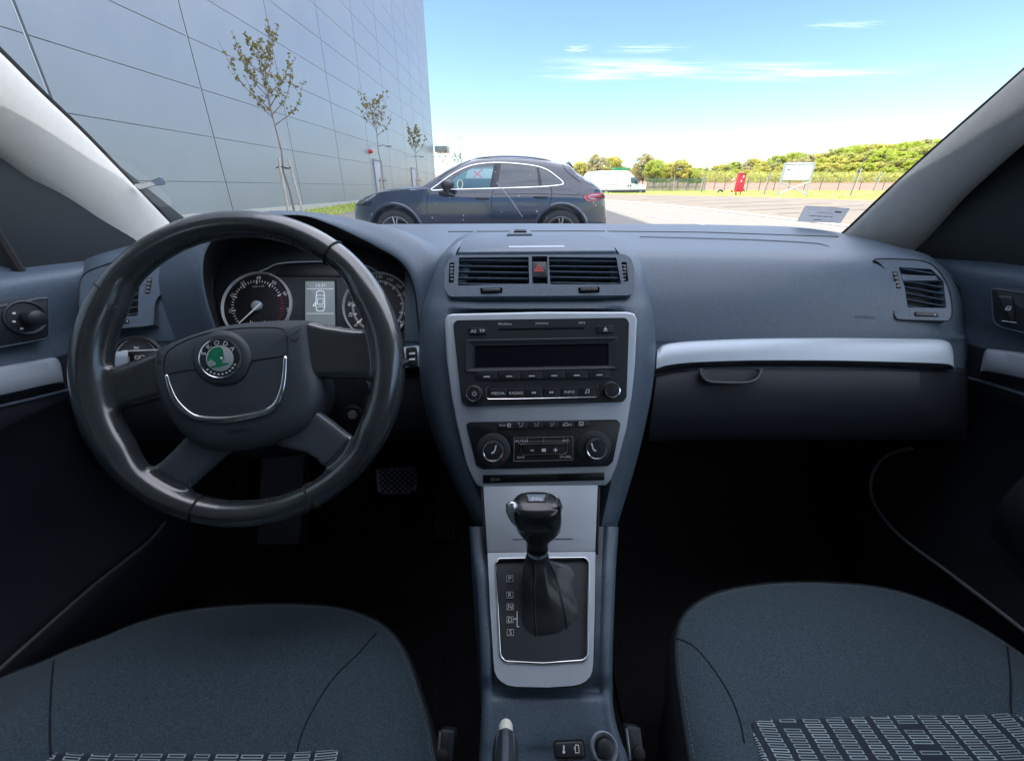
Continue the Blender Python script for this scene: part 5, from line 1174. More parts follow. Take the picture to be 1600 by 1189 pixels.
# bonnet of our own car, hidden below the dash line but there from other positions
bn = MB(); rows = []
for y, z in ((1.28, -.13), (1.5, -.16), (1.9, -.22), (2.2, -.30), (2.35, -.40), (2.42, -.6)):
    rows.append([V((x, y-.12*abs(x)**2, CAMZ+z-.04*abs(x)**2)) for x in (-.85, -.6, -.3, 0, .3, .6, .9)])
bn.grid(rows); o = bn.build('car_bonnet', mat('bonnet_paint', (.02, .03, .05), .25, coat=1), None, sharp=0); tag(o, 'dark painted bonnet sloping away in front of the windscreen', 'bonnet')
# ================================================================ OUTSIDE
def gz(y):
    if y < 14: return 0.0
    if y < 70: return .0155*(y-14)
    if y < 115: return .868+.027*(y-70)
    return 2.083+.05*(y-115)
def GP(u, v):            # point where the picture ray meets the ground
    r = ray(u, v); lo, hi = .5, 260
    f = lambda t: (CAMZ+r.z*t)-gz(r.y*t)
    if f(hi) > 0: return C0+r*hi
    for _ in range(50):
        md = (lo+hi)/2
        if f(md) > 0: lo = md
        else: hi = md
    return C0+r*lo
def gnd(x, y, dz=0): return V((x, y, gz(y)+dz))

ASP = mat('asphalt', (.20, .185, .160), .9, bump=(60, .4, .01), vary=(2.2, (.24, .222, .195)))
PAV = mat('pale_concrete_pavers', (.18, .150, .115), .9, bump=(30, .3, .01), vary=(.6, (.215, .185, .145)))
GRS = mat('spring_grass', (.22, .30, .04), .95, bump=(8, .5, .05), vary=(1.3, (.36, .36, .08)))
FLD = mat('ploughed_field', (.22, .13, .085), .95, vary=(.5, (.27, .17, .11)))
LIN = mat('road_paint', (.62, .61, .57), .7, vary=(8, (.5, .49, .46)))
def sheet(name, poly_rows, mt, dz, kind='structure'):
    m = MB(); m.grid([[gnd(x, y, dz) for x, y in r] for r in poly_rows]); o = m.build(name, mt, None, sharp=0); tag(o, kind=kind); return o
ysg = [-400, -150, -40, -10, 0, 5, 10, 14, 20, 26, 32, 40, 50, 60, 70, 85, 100, 115, 140, 180, 260, 400]
xsg = [-300, -120, -60, -30, -10, 0, 10, 30, 60, 120, 200, 350]
m = MB(); m.grid([[gnd(x, y, 0 if y < 200 else -(y-200)*.03) for x in xsg] for y in ysg]); o = m.build('field_ground', FLD, None, sharp=0); tag(o, kind='structure')
def gline(pts, n=30): return even([(GP(u, v).x, GP(u, v).y) for u, v in pts], n)
# asphalt everywhere near; pale parking area to the right; grass verge beyond
e0 = gline([(946, 313.2), (1010, 318.5), (1100, 326.8), (1244, 344), (1290, 350)], 30)
e0 = [(e0[0][0]-20, e0[0][1]+7), (e0[0][0]-6, e0[0][1]+2.2)]+e0+[(e0[-1][0]+1.2, 6), (e0[-1][0]+1.4, -20)]
far = gline([(960, 303.2), (1020, 304.2), (1100, 306), (1240, 309.5), (1380, 314), (1500, 318)], 30); far = [(far[0][0]-40, far[0][1]+2), (far[0][0]-10, far[0][1]+1)]+far+[(far[-1][0]+15, 14), (far[-1][0]+20, -20)]
m = MB(); m.grid([[gnd(x, y, .004) for x in [-10.3+i*(60/30) for i in range(31)]] for y in [-30, -5, 5, 14, 20, 26, 32, 40, 48, 56, 64]]); tag(m.build('road', ASP, None, sharp=0), kind='structure')
n_ = 40; A = even(e0, n_); B = even(far, n_)
m = MB(); m.grid([[gnd(a[0]+(b[0]-a[0])*f, a[1]+(b[1]-a[1])*f, .012) for a, b in zip(A, B)] for f in [i/8 for i in range(9)]]); tag(m.build('parking_area', PAV, None, sharp=0), kind='structure')
m = MB(); m.tube([gnd(a[0], a[1], .02) for a in even(A, 200)], .10, 6, flat=.4); tag(m.build('kerb', mat('kerb_stone', (.55, .52, .46), .85, vary=(2, (.52, .5, .46))), None), kind='structure')
far2 = [(x*1.0+0, y) for x, y in B]; G1_ = gline([(940, 297.6), (1020, 297.6), (1100, 297.2), (1240, 297.6), (1380, 297.4), (1500, 296.8)], 30); G1_ = [(G1_[0][0]-50, G1_[0][1]+2)]+G1_+[(G1_[-1][0]+25, 20), (G1_[-1][0]+25, -20)]
C_ = even(G1_, n_)
m = MB(); m.grid([[gnd(a[0]+(b[0]-a[0])*f, a[1]+(b[1]-a[1])*f, .02) for a, b in zip(B, C_)] for f in [i/8 for i in range(9)]]); tag(m.build('grass_verge', GRS, None, sharp=0), kind='structure')
m = MB(); m.grid([[gnd(x, y, .02) for y in range(-20, 66, 4)] for x in (-10.3, -9.2, -8.3, -7.6)]); tag(m.build('lawn_strip', GRS, None, sharp=0), kind='structure')
# grass blades on the verge and strip
rnd = random.Random(3); m = MB()
def blade(x, y, h, mt=0):
    a = rnd.uniform(0, pi); w_ = rnd.uniform(.02, .05); b_ = gnd(x, y, .02); l = V((rnd.uniform(-.06, .06), rnd.uniform(-.06, .06), h))
    m.add([b_+V((cos(a)*w_, sin(a)*w_, 0)), b_-V((cos(a)*w_, sin(a)*w_, 0)), b_+l], [(0, 1, 2)])
for _ in range(9000):
    i = rnd.randrange(n_-1); f = rnd.random(); a, b_ = B[i], C_[i]; x, y = a[0]+(b_[0]-a[0])*f+rnd.uniform(-1, 1), a[1]+(b_[1]-a[1])*f
    blade(x, y, rnd.uniform(.05, .22))
for _ in range(5000): blade(rnd.uniform(-10.1, -7.7), rnd.uniform(5, 62), rnd.uniform(.03, .12))
tag(m.build('grass', mat('grass_blades', (.26, .36, .05), .9, vary=(2, (.42, .42, .10))), None, sharp=0), kind='stuff', label=None)
# painted lines
def gl_(pts, w_, dz=.018):
    for (a, b_) in zip(pts[:-1], pts[1:]):
        A_, B_ = GP(*a), GP(*b_); t = (B_-A_); t.z = 0; t.normalize(); s_ = V((-t.y, t.x, 0))*w_/2
        q = [A_+s_, B_+s_, B_-s_, A_-s_]; m.add([gnd(p.x, p.y, dz) for p in q], [(0, 1, 2, 3)])
m = MB()
for pts in ([(963, 328), (985, 332.5)], [(1032, 329.6), (1051, 332)], [(1009, 337.5), (1049, 344.3)], [(940, 317.5), (950, 318)], [(1075, 347.5), (1120, 355)]): gl_(pts, .14)
tag(m.build('lane_marking', LIN, None), kind='structure')
m = MB()
for pts in ([(1000, 312.5), (1090, 309.5)], [(1040, 315.5), (1160, 311.5)], [(1090, 319.5), (1230, 314)], [(1130, 324), (1300, 317.5)], [(1170, 329), (1350, 321)], [(1215, 334), (1400, 325.5)], [(1010, 308), (1060, 306.6)]): gl_(pts, .16, .02)
tag(m.build('parking_marking', mat('darker_paver_row', (.13, .10, .085), .9), None), kind='structure')

# ---------------------------------------------------------------- warehouse
WX = -10.3
bd_ = thing('warehouse', (WX, 20, 0), 'tall blue grey metal clad warehouse wall with vertical seams on the left', 'warehouse')
def wally(u): return (WX*FPX/(u-806))*1.0
METAL = mat('grey_blue_cladding', (.245, .272, .305), .30, metal=.35, bump=(1.2, .12, .05), vary=(.35, (.265, .295, .330), .10))
seams = []
for u in (353, 467, 536, 582.6, 613.5, 638, 654.5, 669, 681):
    r = ray(u, 290); seams.append(WX/r.x*r.y)
stp = 5.35; ys = [seams[0]-stp*k for k in range(9, 0, -1)]+seams
zs = [-.3, 1.30, 2.68, 4.05, 5.42, 6.8, 8.2, 9.6, 11, 12.4, 13.8, 15.2, 16.6, 18, 19.4, 20.8, 22.2, 23.6, 25]
m = MB(); m.box((WX-12-.06, (ys[0]+ys[-1])/2, 12.3), (24, ys[-1]-ys[0], 25.0)); m.build('wall_core', mat('joint_dark', (.15, .17, .20), .7), bd_)
m = MB(); fr = Fr((WX-.06, 0, 0), (1, 0, 0), (0, 0, 1))
for a, b_ in zip(ys[:-1], ys[1:]):
    for c, d_ in zip(zs[:-1], zs[1:]):
        zb = (0 if a < 14 else 0)
        m.prism(fr, [(a+.030, c+.005), (b_-.030, c+.005), (b_-.030, d_-.005), (a+.030, d_-.005)] if fr.p.y > 0 else [(-b_+.03, c+.005), (-a-.03, c+.005), (-a-.03, d_-.005), (-b_+.03, d_-.005)], 0, .06+random.uniform(-.001, .001), .008, 1)
m.build('cladding', METAL, bd_, sharp=20)
m = MB()
for y in ys:
    fr2 = fr; p = y if fr.p.y > 0 else -y
    m.prism(fr, [(p-.035, -.2), (p-.008, -.2), (p-.008, 25), (p-.035, 25)], 0, .066, 0)
m.build('seam_cover', mat('light_flashing', (.42, .46, .50), .4, metal=.3), bd_)
m = MB()
for y in ys:
    p = y if fr.p.y > 0 else -y
    m.prism(fr, [(p-.008, -.2), (p+.060, -.2), (p+.060, 25), (p-.008, 25)], 0, .063, 0)
m.build('dark_seam', mat('dark_seam_rubber', (.05, .06, .075), .6), bd_)
s_ = 1 if fr.p.y > 0 else -1
DR = mat('door_grey', (.30, .30, .36), .5, vary=(3, (.34, .34, .4)))
for (ua, ub, vt) in ((586.5, 597.5, 252), (643.5, 650, 264)):
    ya = WX/ray(ua, 280).x*ray(ua, 280).y; yb = WX/ray(ub, 280).x*ray(ub, 280).y; zt = (C0+ray((ua+ub)/2, vt)*(WX/ray((ua+ub)/2, vt).x)).z; zb = gz(ya)
    m = MB(); P_ = lambda y, z: (s_*y, z)
    def rc(y0, y1, z0, z1): return ccw([P_(y0, z0), P_(y1, z0), P_(y1, z1), P_(y0, z1)])
    m.prism(fr, rc(ya, yb, zb, zt), .06, .10, .01); dd_ = m.build('door', DR, bd_)
    m = MB()
    for q in (rc(ya-.10, ya, zb, zt+.1), rc(yb, yb+.10, zb, zt+.1), rc(ya, yb, zt, zt+.1)): m.prism(fr, q, .06, .14, .005)
    m.build('door_frame', mat('frame_grey', (.20, .21, .24), .5), dd_)
    m = MB(); m.tube([V((WX+.07, ya+.12, zb+1.05)), V((WX+.12, ya+.12, zb+1.05)), V((WX+.12, ya+.26, zb+1.05))], .015, 6); m.build('handle', STL, dd_)
def wl(u, v): r = ray(u, v); return C0+r*(WX/r.x)
m = MB(); c = wl(575.5, 236.5); m.lathe(c+V((.05, 0, 0)), (1, 0, 0), [(.12, 0), (.14, .06), (.13, .18), (.07, .26)], 16); m.box(c+V((.1, 0, -.10)), (.12, .34, .05)); m.build('alarm_lamp', mat('red_plastic', (.45, .02, .03), .4), bd_)
for u, v in ((590, 230), (646, 246), (676, 246)):
    c = wl(u, v); m = MB(); m.tube([c+V((.0, 0, .05)), c+V((.45, 0, .15)), c+V((.7, 0, .1))], .025, 6); m.box(c+V((.85, 0, .07)), (.42, .26, .07), bev=.02); m.build('wall_lamp', mat('lamp_grey', (.16, .17, .19), .5), bd_)
m = MB(); c = wl(681, 237); m.box(c+V((.8, .3, 0)), (1.6, 2.2, .14)); m.box(c+V((.8, .3, .35)), (1.6, 2.2, .5)); m.build('entrance_canopy', mat('canopy_grey', (.30, .30, .32), .5), bd_)
m = MB(); m.box((WX+.03, (ys[0]+ys[-1])/2, .12), (.12, ys[-1]-ys[0], .5)); m.build('plinth', mat('plinth_concrete', (.34, .35, .34), .8, vary=(2, (.4, .4, .38))), bd_)

# ---------------------------------------------------------------- trees
BRK = mat('young_bark', (.16, .13, .12), .9, vary=(20, (.24, .20, .19)))
STK = mat('stake_wood', (.36, .33, .30), .85, vary=(12, (.45, .42, .38)))
LFY = leafmat('young_leaves', (.15, .14, .03), (.22, .19, .05), 6)
def leafquad(mb_, p, r, rg):
    a = V((rg.uniform(-1, 1), rg.uniform(-1, 1), rg.uniform(-.6, 1))).normalized(); b_ = a.cross(V((rg.uniform(-1, 1), rg.uniform(-1, 1), rg.uniform(-1, 1)))).normalized()
    mb_.add([p-a*r, p+b_*r*.6, p+a*r, p-b_*r*.6], [(0, 1, 2, 3)])
def young_tree(base, h, crown0, spread, nb, leaves, label, group, seed, stakes=3, leafr=.05, stake_h=None, lean=0, cat='tree', tr=.035):
    rg = random.Random(seed); t = thing('young_tree', base, label, cat, group)
    base = V(base); tk = MB(); top = base+V((lean*h, 0, h)); n = 10; path = [base.lerp(top, i/(n-1))+V((rg.uniform(-1, 1), rg.uniform(-1, 1), 0))*.02*h*.4 for i in range(n)]
    tk.tube(path, [tr*(1-.8*i/(n-1)) for i in range(n)], 7); lf = MB()
    for k in range(nb):
        f = crown0+(1-crown0)*(k/nb)**1.05*.86; p0 = base.lerp(top, f); a = k*2.4+rg.uniform(-.4, .4); up_ = rg.uniform(.75, 1.3)
        L_ = spread*(1.15-.55*(k/nb))*rg.uniform(.75, 1.15); p1 = p0+V((cos(a)*L_*.55, sin(a)*L_*.55, L_*.45*up_)); p2 = p0+V((cos(a)*L_*.85, sin(a)*L_*.85, L_*1.15*up_))
        br = catm([tuple(p0), tuple(p1), tuple(p2)], 8); tk.tube(br, [tr*.42*(1-.75*i/7) for i in range(8)], 5)
        for j in range(2):
            q0 = V(br[3+j*2]); q1 = q0+V((rg.uniform(-1, 1), rg.uniform(-1, 1), rg.uniform(.4, 1.2)))*L_*.35; tk.tube([q0, q1], [tr*.16, tr*.07], 4)
            for _ in range(leaves//3): leafquad(lf, q0.lerp(q1, rg.uniform(.2, 1.05))+V((rg.uniform(-1, 1), rg.uniform(-1, 1), rg.uniform(-1, 1)))*leafr, leafr*rg.uniform(.7, 1.3), rg)
        for _ in range(leaves): 
            i = rg.uniform(2, 7); q = V(br[int(i)]).lerp(V(br[min(7, int(i)+1)]), i % 1); leafquad(lf, q+V((rg.uniform(-1, 1), rg.uniform(-1, 1), rg.uniform(-1, 1)))*leafr*1.2, leafr*rg.uniform(.7, 1.3), rg)
    tk.build('trunk', BRK, t, sharp=0)
    if leaves: lf.build('crown', LFY, t, sharp=0)
    sh = stake_h or h*.4
    for k in range(stakes):
        a = k*2*pi/max(1, stakes)+.5+seed*.0; b0 = base+V((cos(a)*.30, sin(a)*.30, -.1)); b1 = base+V((cos(a)*.17+lean*sh, sin(a)*.17, sh)); m_ = MB(); m_.tube([b0, b1], .035, 7); m_.build('stake', STK, t)
    if stakes:
        m_ = MB(); m_.tube([base+V((cos(a)*.20+lean*sh*.9, sin(a)*.20, sh*.88+.02*sin(3*a))) for a in [2*pi*i/14 for i in range(14)]], .014, 5, True); m_.build('tie', mat('black_strap', (.02, .02, .025), .8), t)
    return t
gT = 'staked young trees along the warehouse'
def at_depth(u, v, d): r = ray(u, v); p = C0+r*d; return p
# first tree: trunk base near (455,345), forked crown top (430,52)
def wall_tree(u, y, vtop, crown_v, label, seed, spread, nb, leaves, leafr, lean):
    r = ray(u, 300); x = r.x/r.y*y; base = gnd(x, y, 0); h = PY(u, vtop, y).z-base.z; cz_ = PY(u, crown_v, y).z-base.z
    return young_tree(base, h, cz_/h, spread, nb, leaves, label, gT, seed, 3, leafr, stake_h=PY(u, 248, y).z-base.z if y < 15 else h*.30, lean=lean)
wall_tree(452, 13.6, 62, 196, 'nearest young tree with sparse yellow green leaves in front of the warehouse', 5, .95, 17, 22, .050, -.01)
wall_tree(600, 25.5, 160, 212, 'second young tree along the warehouse, dark sparse leaves beside the first door', 11, 1.1, 12, 9, .085, -.002)
wall_tree(655, 36, 198, 240, 'third young tree along the warehouse, in front of the second door', 23, .8, 12, 12, .09, -.005)
wall_tree(697, 50, 226, 262, 'thin fourth young tree just past the warehouse corner', 31, .5, 7, 4, .08, 0)
wall_tree(717, 58, 246, 258, 'faint fifth young tree directly left of the dark car roof', 37, 1.0, 8, 7, .10, 0)

# ---------------------------------------------------------------- wooded hillside
LF = [leafmat('spring_leaf_'+n, c, c2) for n, c, c2 in (('lime', (.52, .58, .10), (.42, .50, .09)), ('yellow', (.64, .60, .16), (.54, .54, .12)), ('olive', (.44, .47, .13), (.50, .50, .15)), ('brown', (.54, .48, .28), (.48, .46, .20)))]
def crown_tree(name, seed, h, r, nclump, nleaf, leafr, mt, bare=.0):
    rg = random.Random(seed); t = thing(name, (0, 0, 0), 'x', 'tree')
    tk = MB(); tk.tube([V((0, 0, -.5)), V((.1*rg.uniform(-1, 1), 0, h*.35)), V((.2*rg.uniform(-1, 1), .1, h*.85))], [h*.016, h*.011, h*.003], 7)
    lf = MB(); cs_ = []
    for k in range(nclump):
        z = rg.uniform(.28, .96)*h; rr = r*sqrt(max(.05, 1-((z/h-.58)/.48)**2)); a = rg.uniform(0, 2*pi); q = rr*sqrt(rg.random()); c = V((cos(a)*q, sin(a)*q, z)); cs_.append(c)
        tk.tube([V((0, 0, z*.62)), c.lerp(V((0, 0, z*.7)), .35), c], [h*.004, h*.0025, h*.001], 4)
        cr = r*rg.uniform(.15, .30)
        for _ in range(nleaf if rg.random() > bare else nleaf//6):
            d_ = V((rg.gauss(0, 1), rg.gauss(0, 1), rg.gauss(0, .8))); d_ = d_.normalized()*cr*rg.random()**.4; leafquad(lf, c+d_, leafr*rg.uniform(.6, 1.4), rg)
    for _ in range(int(14+bare*60)):
        a = rg.uniform(0, 2*pi); z = h*rg.uniform(.7, 1.0); p = V((cos(a)*r*.5, sin(a)*r*.5, z*.85)); tk.tube([V((0, 0, z*.6)), p, p+V((cos(a)*r*.2, sin(a)*r*.2, h*.16))], [h*.0035, h*.002, h*.0008], 4)
    tk.build('trunk', BRK, t, sharp=0); lf.build('crown', mt, t, sharp=0); return t
protos = [crown_tree('woodland_tree', 101+i, 10, 3.6, 84, 62, .27, LF[i % 4], [0, .1, .2, .55][i % 4]) for i in range(6)]
used = set(); rg = random.Random(17)
kinds = ['lime green', 'yellow green', 'olive green', 'half bare brownish', 'bright green', 'pale yellow']
def place(i, u, y, vtop, vbase, label, grp, wk=1.0):
    r_ = ray(u, vbase); x = r_.x/r_.y*y; b_ = gnd(x, y, -.2); top = PY(u, vtop, y).z; h = max(2.5, top-b_.z)
    pr_ = protos[i]
    if i in used: o = tree_copy(pr_)
    else: used.add(i); o = pr_
    o.location = b_; s_ = h/10; o.scale = (s_*wk, s_*wk, s_); o.rotation_euler = (0, 0, rg.uniform(0, 6.28)); tag(o, label, 'tree', grp); return o
GH = 'trees of the wooded hillside'
def topline(u): return interp([(840, 262), (900, 252), (960, 246), (1000, 262), (1060, 262), (1100, 259), (1150, 252), (1200, 246), (1230, 240), (1260, 241), (1300, 229), (1350, 224), (1400, 220), (1450, 219), (1480, 217), (1560, 214), (1700, 212)], u)
for row, (y, k, step) in enumerate(((172, 1.0, 15), (158, .80, 16), (144, .60, 17), (130, .40, 18))):
    u = 1070+row*6
    while u < 1620:
        vt = topline(u)+rg.uniform(-3, 4) if row == 0 else 290-(290-topline(u))*k+rg.uniform(-5, 5)
        i = rg.choice([0, 1, 2, 3, 4, 5] if row else [0, 1, 2, 3, 0, 5])
        place(i, u+rg.uniform(-4, 4), y+rg.uniform(-5, 5), vt, 289, '%s tree on the %s of the wooded hillside' % (kinds[i], ['crest row', 'upper slope', 'lower slope', 'front edge'][row]), GH if False else '%s hillside trees, %s' % (kinds[i], ['crest row', 'upper slope', 'lower slope', 'front edge'][row]), 1.5 if row else 1.3)
        u += step*rg.uniform(.75, 1.15)
for u, y, vt, i in ((868, 92, 254, 1), (884, 96, 262, 0), (905, 88, 252, 5), (930, 86, 241, 3), (955, 88, 244, 5), (975, 92, 262, 1), (1003, 84, 240, 3), (1020, 80, 250, 0), (1040, 84, 254, 1), (1058, 82, 249, 5), (1075, 86, 262, 0), (1088, 92, 268, 2), (940, 96, 262, 1), (990, 96, 262, 1), (1030, 94, 262, 4), (1066, 95, 264, 1), (915, 96, 262, 4)):
    place(i, u, y, vt, 294, '%s roadside tree behind the white van and mesh fence' % kinds[i], '%s trees behind the van' % kinds[i], 1.15)
for i, pr_ in enumerate(protos):
    if i not in used: 
        for ch in list(pr_.children): bpy.data.objects.remove(ch)
        bpy.data.objects.remove(pr_)
m = MB(); rgb = random.Random(5)
for _ in range(7000):     # undergrowth along the foot of the slope
    u = rgb.uniform(1060, 1640); y = rgb.uniform(118, 128); x = ray(u, 290).x/ray(u, 290).y*y; leafquad(m, gnd(x, y, rgb.uniform(0, 2.2)), rgb.uniform(.2, .5), rgb)
tag(m.build('undergrowth', LF[2], None, sharp=0), kind='stuff')

def relabel():
    import collections
    d = collections.defaultdict(list)
    for o in COL.objects:
        if o.name.startswith('woodland_tree') and not o.parent: d[o['label']].append(o)
    ordn = ['first', 'second', 'third', 'fourth', 'fifth', 'sixth', 'seventh', 'eighth', 'ninth', 'tenth', 'eleventh', 'twelfth', 'thirteenth', 'fourteenth', 'fifteenth']
    for k, l in d.items():
        if len(l) > 1:
            for n_, o in enumerate(sorted(l, key=lambda o: o.location.x/o.location.y)): o['label'] = ('%s from the left, ' % ordn[min(n_, 14)])+k
relabel()
# near saplings with stakes on the verge
def verge_tree(u, vb, vt, label, seed, stakes, spread, leaves=0, lean=.03):
    b_ = GP(u, vb); h = PY(u, vt, b_.y).z-b_.z
    young_tree(b_, h, .62, spread, 6, leaves, label, 'bare saplings on the grass verge', seed, stakes, .05, stake_h=h*.5, lean=lean, tr=.05)
verge_tree(1096, 301, 249, 'bare sapling left of the red cabinet', 41, 2, .8)
verge_tree(1194, 304, 238, 'bare sapling with two stakes between red cabinet and white sign', 43, 2, .9, 0, .06)
verge_tree(1328, 306, 218, 'tall bare sapling with three long stakes right of the white sign', 47, 3, 1.0, 0, .09)
verge_tree(1364, 299, 240, 'small bare sapling furthest right beside the pillar', 53, 3, .7, 0, .09)
verge_tree(1049, 299, 246, 'bare sapling in front of the green mesh fence', 59, 1, .9, 0, .02)

# ---------------------------------------------------------------- fence
PST = mat('fence_post_grey', (.10, .10, .11), .6); MSH = mat('green_mesh', (.05, .16, .09), .6)
fn = thing('mesh_fence', GP(1100, 298), 'low wire fence with dark posts along the far side of the grass', 'fence')
us_ = [1010, 1022, 1034, 1046, 1058, 1072, 1086, 1100, 1115, 1131, 1148, 1166, 1185, 1208, 1231, 1255, 1280, 1308, 1342, 1378, 1416, 1460, 1510]
pts = []
for i, u in enumerate(us_):
    b_ = GP(u, 298.4 if u < 1300 else 297.5); pts.append(b_); m = MB(); m.tube([b_-V((0, 0, .2)), b_+V((0, 0, 1.55)), b_+V((0, 0, 1.6))], [.05, .05, .02], 6); m.build('post', PST, fn)
m = MB()
for a, b_ in zip(pts[:-1], pts[1:]):
    for z in (.05, .4, .8, 1.2, 1.5): m.tube([a+V((0, 0, z)), b_+V((0, 0, z))], .010, 4)
m.build('wires', PST, fn)
m = MB()
for a, b_ in zip(pts[:7], pts[1:8]):
    for k in range(26): p = a.lerp(b_, k/26); m.tube([p, p+V((0, 0, 1.5))], .012, 3)
m.build('green_mesh_panel', MSH, fn)

# ---------------------------------------------------------------- sign board
def upright(u, vb): return GP(u, vb)
sb0 = GP(1214.5, 305); sb1 = GP(1259, 305.5); Yb = sb0.y
sg = thing('sign_board', (sb0+sb1)/2, 'large blank white sign board on a cross braced steel frame', 'sign')
zt = PY(1240, 256, Yb).z; zt2 = zt; zm = PY(1240, 280, Yb).z; z0 = sb0.z
AX = sb0; BX = sb1+V((0, 0, sb0.z-sb1.z)); dv = (BX-AX); ln = dv.length; dv.normalize(); nv = V((dv.y, -dv.x, 0)); 
if nv.y > 0: nv = -nv
FRM = mat('galvanised_frame', (.42, .44, .47), .5, metal=.3)
lean_ = .0
for p in (AX, BX): m = MB(); m.box(p+V((0, 0, (zt+.1-z0)/2)), (.16, .16, zt-z0+.1), atan2(dv.y, dv.x)); m.build('post', FRM, sg)
for z in (zt, zm-.05): m = MB(); m.tube([AX+V((0, 0, z-z0)), BX+V((0, 0, z-z0))], .07, 4); m.build('beam', FRM, sg)
m = MB()
m.tube([AX+V((0, 0, .1)), BX+V((0, 0, zm-z0-.2))], .05, 4); m.build('cross_brace', FRM, sg); m = MB(); m.tube([BX+V((0, 0, .1)), AX+V((0, 0, zm-z0-.2))], .05, 4); m.build('cross_brace', FRM, sg)
fr = Fr(AX.lerp(BX, .5)+V((0, 0, 0)), nv, (0, 0, 1)); m = MB(); h_ = ln/2-.08; m.prism(fr, [(-h_, zm-z0), (h_, zm-z0), (h_, zt-z0-.06), (-h_, zt-z0-.06)], -.02, .03, .005); pn = m.build('board', mat('sign_white', (.72, .73, .80), .5, vary=(2, (.68, .69, .76))), sg)
m = MB(); m.prism(fr, [(-h_*.75, zm-z0+.75), (-h_*.6, zm-z0+.75), (-h_*.6, zm-z0+.87), (-h_*.75, zm-z0+.87)], .03, .034, 0); m.build('small_mark', mat('sign_ink', (.08, .08, .1), .5), pn)

# ---------------------------------------------------------------- red cabinet, hydrant, tyre
b_ = GP(1152.5, 305); h = PY(1152, 271, b_.y).z-b_.z; k = (b_-C0).dot(FW)/FPX
rc_ = thing('red_cabinet', b_, 'narrow bright red cabinet standing on legs at the kerb', 'cabinet')
RDP = mat('red_paint', (.50, .01, .02), .45, vary=(5, (.58, .02, .03)))
m = MB(); m.box(b_+V((0, 0, h*.58)), (10.5*k, 7*k, h*.84), bev=.03); bx = m.build('cabinet_body', RDP, rc_)
for s_ in (-1, 1): m = MB(); m.box(b_+V((s_*3.6*k, 0, h*.09)), (1.1*k, 1.1*k, h*.2)); m.build('leg', RDP, rc_)
m = MB(); m.box(b_+V((1.5*k, -3.7*k, h*.86)), (2.0*k, .02, 3.5*k)); m.box(b_+V((-.6*k, -3.7*k, h*.66)), (1.6*k, .02, 3*k)); m.build('white_marks', WHT, bx)
m = MB(); m.box(b_+V((0, 0, h*1.005)), (11*k, 7.6*k, .05)); m.build('cabinet_lid', RDP, rc_)
b_ = GP(1142, 305); h = PY(1142, 278, b_.y).z-b_.z
hy = thing('hydrant', b_, 'slim white hydrant post with red cap left of the red cabinet', 'hydrant')
m = MB(); m.lathe(b_, (0, 0, 1), [(1.8*k, 0), (1.8*k, .08), (1.1*k, .1), (1.1*k, h*.8), (1.4*k, h*.82)], 14); m.build('post', mat('hydrant_white', (.7, .66, .62), .5), hy)
m = MB(); m.lathe(b_, (0, 0, 1), [(1.8*k, h*.80), (2.2*k, h*.86), (2.0*k, h*.95), (.8*k, h)], 14); m.tube([b_+V((-2.4*k, 0, h*.86)), b_+V((2.4*k, 0, h*.86))], .8*k, 8); m.build('cap', mat('hydrant_cap', (.62, .35, .33), .5), hy)
m = MB(); m.lathe(b_, (0, 0, 1), [(1.25*k, h*.18), (1.3*k, h*.2), (1.3*k, h*.30), (1.25*k, h*.31)], 14, cap=False); m.build('red_band', RDP, hy)
for u, v, s_, lb in ((1125, 301, 4.6, 'half buried black tyre in the grass left of the hydrant'), (1160, 299, 3.4, 'half buried black tyre in the grass right of the red cabinet')):
    b_ = GP(u, v); k2 = (b_-C0).dot(FW)/FPX; m = MB(); m.tube([b_+V((cos(a)*s_*.8*k2, 0, sin(a)*s_*.8*k2)) for a in [2*pi*i/24 for i in range(24)]], s_*.28*k2, 8, True); o = m.build('tyre', RUB, None, sharp=0); tag(o, lb, 'tyre', 'tyres in the grass')
# lamp column far beyond
b_ = V((0, 0, 0)); y = 90; x = ray(722, 290).x/ray(722, 290).y*y; b_ = gnd(x, y); lpz = PY(722, 214, y).z
lp = thing('lamp_column', b_, 'distant slender lamp column left of the dark car roof', 'lamp post'); m = MB(); m.tube([b_, V((x, y, lpz))], [.10, .05], 6); m.build('column', FRM, lp); m = MB(); m.box((x+.15, y, lpz), (.5, .2, .1)); m.build('lamp_head', FRM, lp)

# ---------------------------------------------------------------- white van
vb = GP(1000, 301.5); vy = vb.y
k = vy/ray(960, 300).y/FPX
vt = thing('panel_van', gnd(ray(962, 300).x/ray(962, 300).y*vy, vy), 'white high roof panel van parked beyond the dark car', 'van')
frv = Fr((0, vy, 0), (0, -1, 0), (0, 0, 1))
VW = mat('white_van_paint', (.62, .63, .66), .35, coat=.5, vary=(2, (.58, .59, .62)))
def VQ(px): return frv.pq(px)
body = [(912, 299), (914, 282), (917, 272), (922, 268), (935, 267), (976, 266.5), (984, 267.5), (992, 276), (1000, 286), (1006, 288.5), (1009.5, 292), (1010, 298), (1008, 301)]
m = MB(); q = ccw(fillet(VQ(body), .12)); D_ = 2.0
m.grid([[frv.w(p, qq, -D_-.0) for p, qq in inset(q, .18)], [frv.w(p, qq, -D_+.15) for p, qq in q], [frv.w(p, qq, -.15) for p, qq in q], [frv.w(p, qq, -.04) for p, qq in inset(q, .05)], [frv.w(p, qq, 0) for p, qq in inset(q, .18)]], True, True, True)
m.build('body', VW, vt, sharp=40)
m = MB(); m.prism(frv, ccw(VQ([(918, 297.3), (1009, 296.0), (1008.5, 301), (918, 302.5)])), -1.9, .02, .03); m.build('lower_cladding', mat('van_black_plastic', (.035, .037, .04), .7), vt)
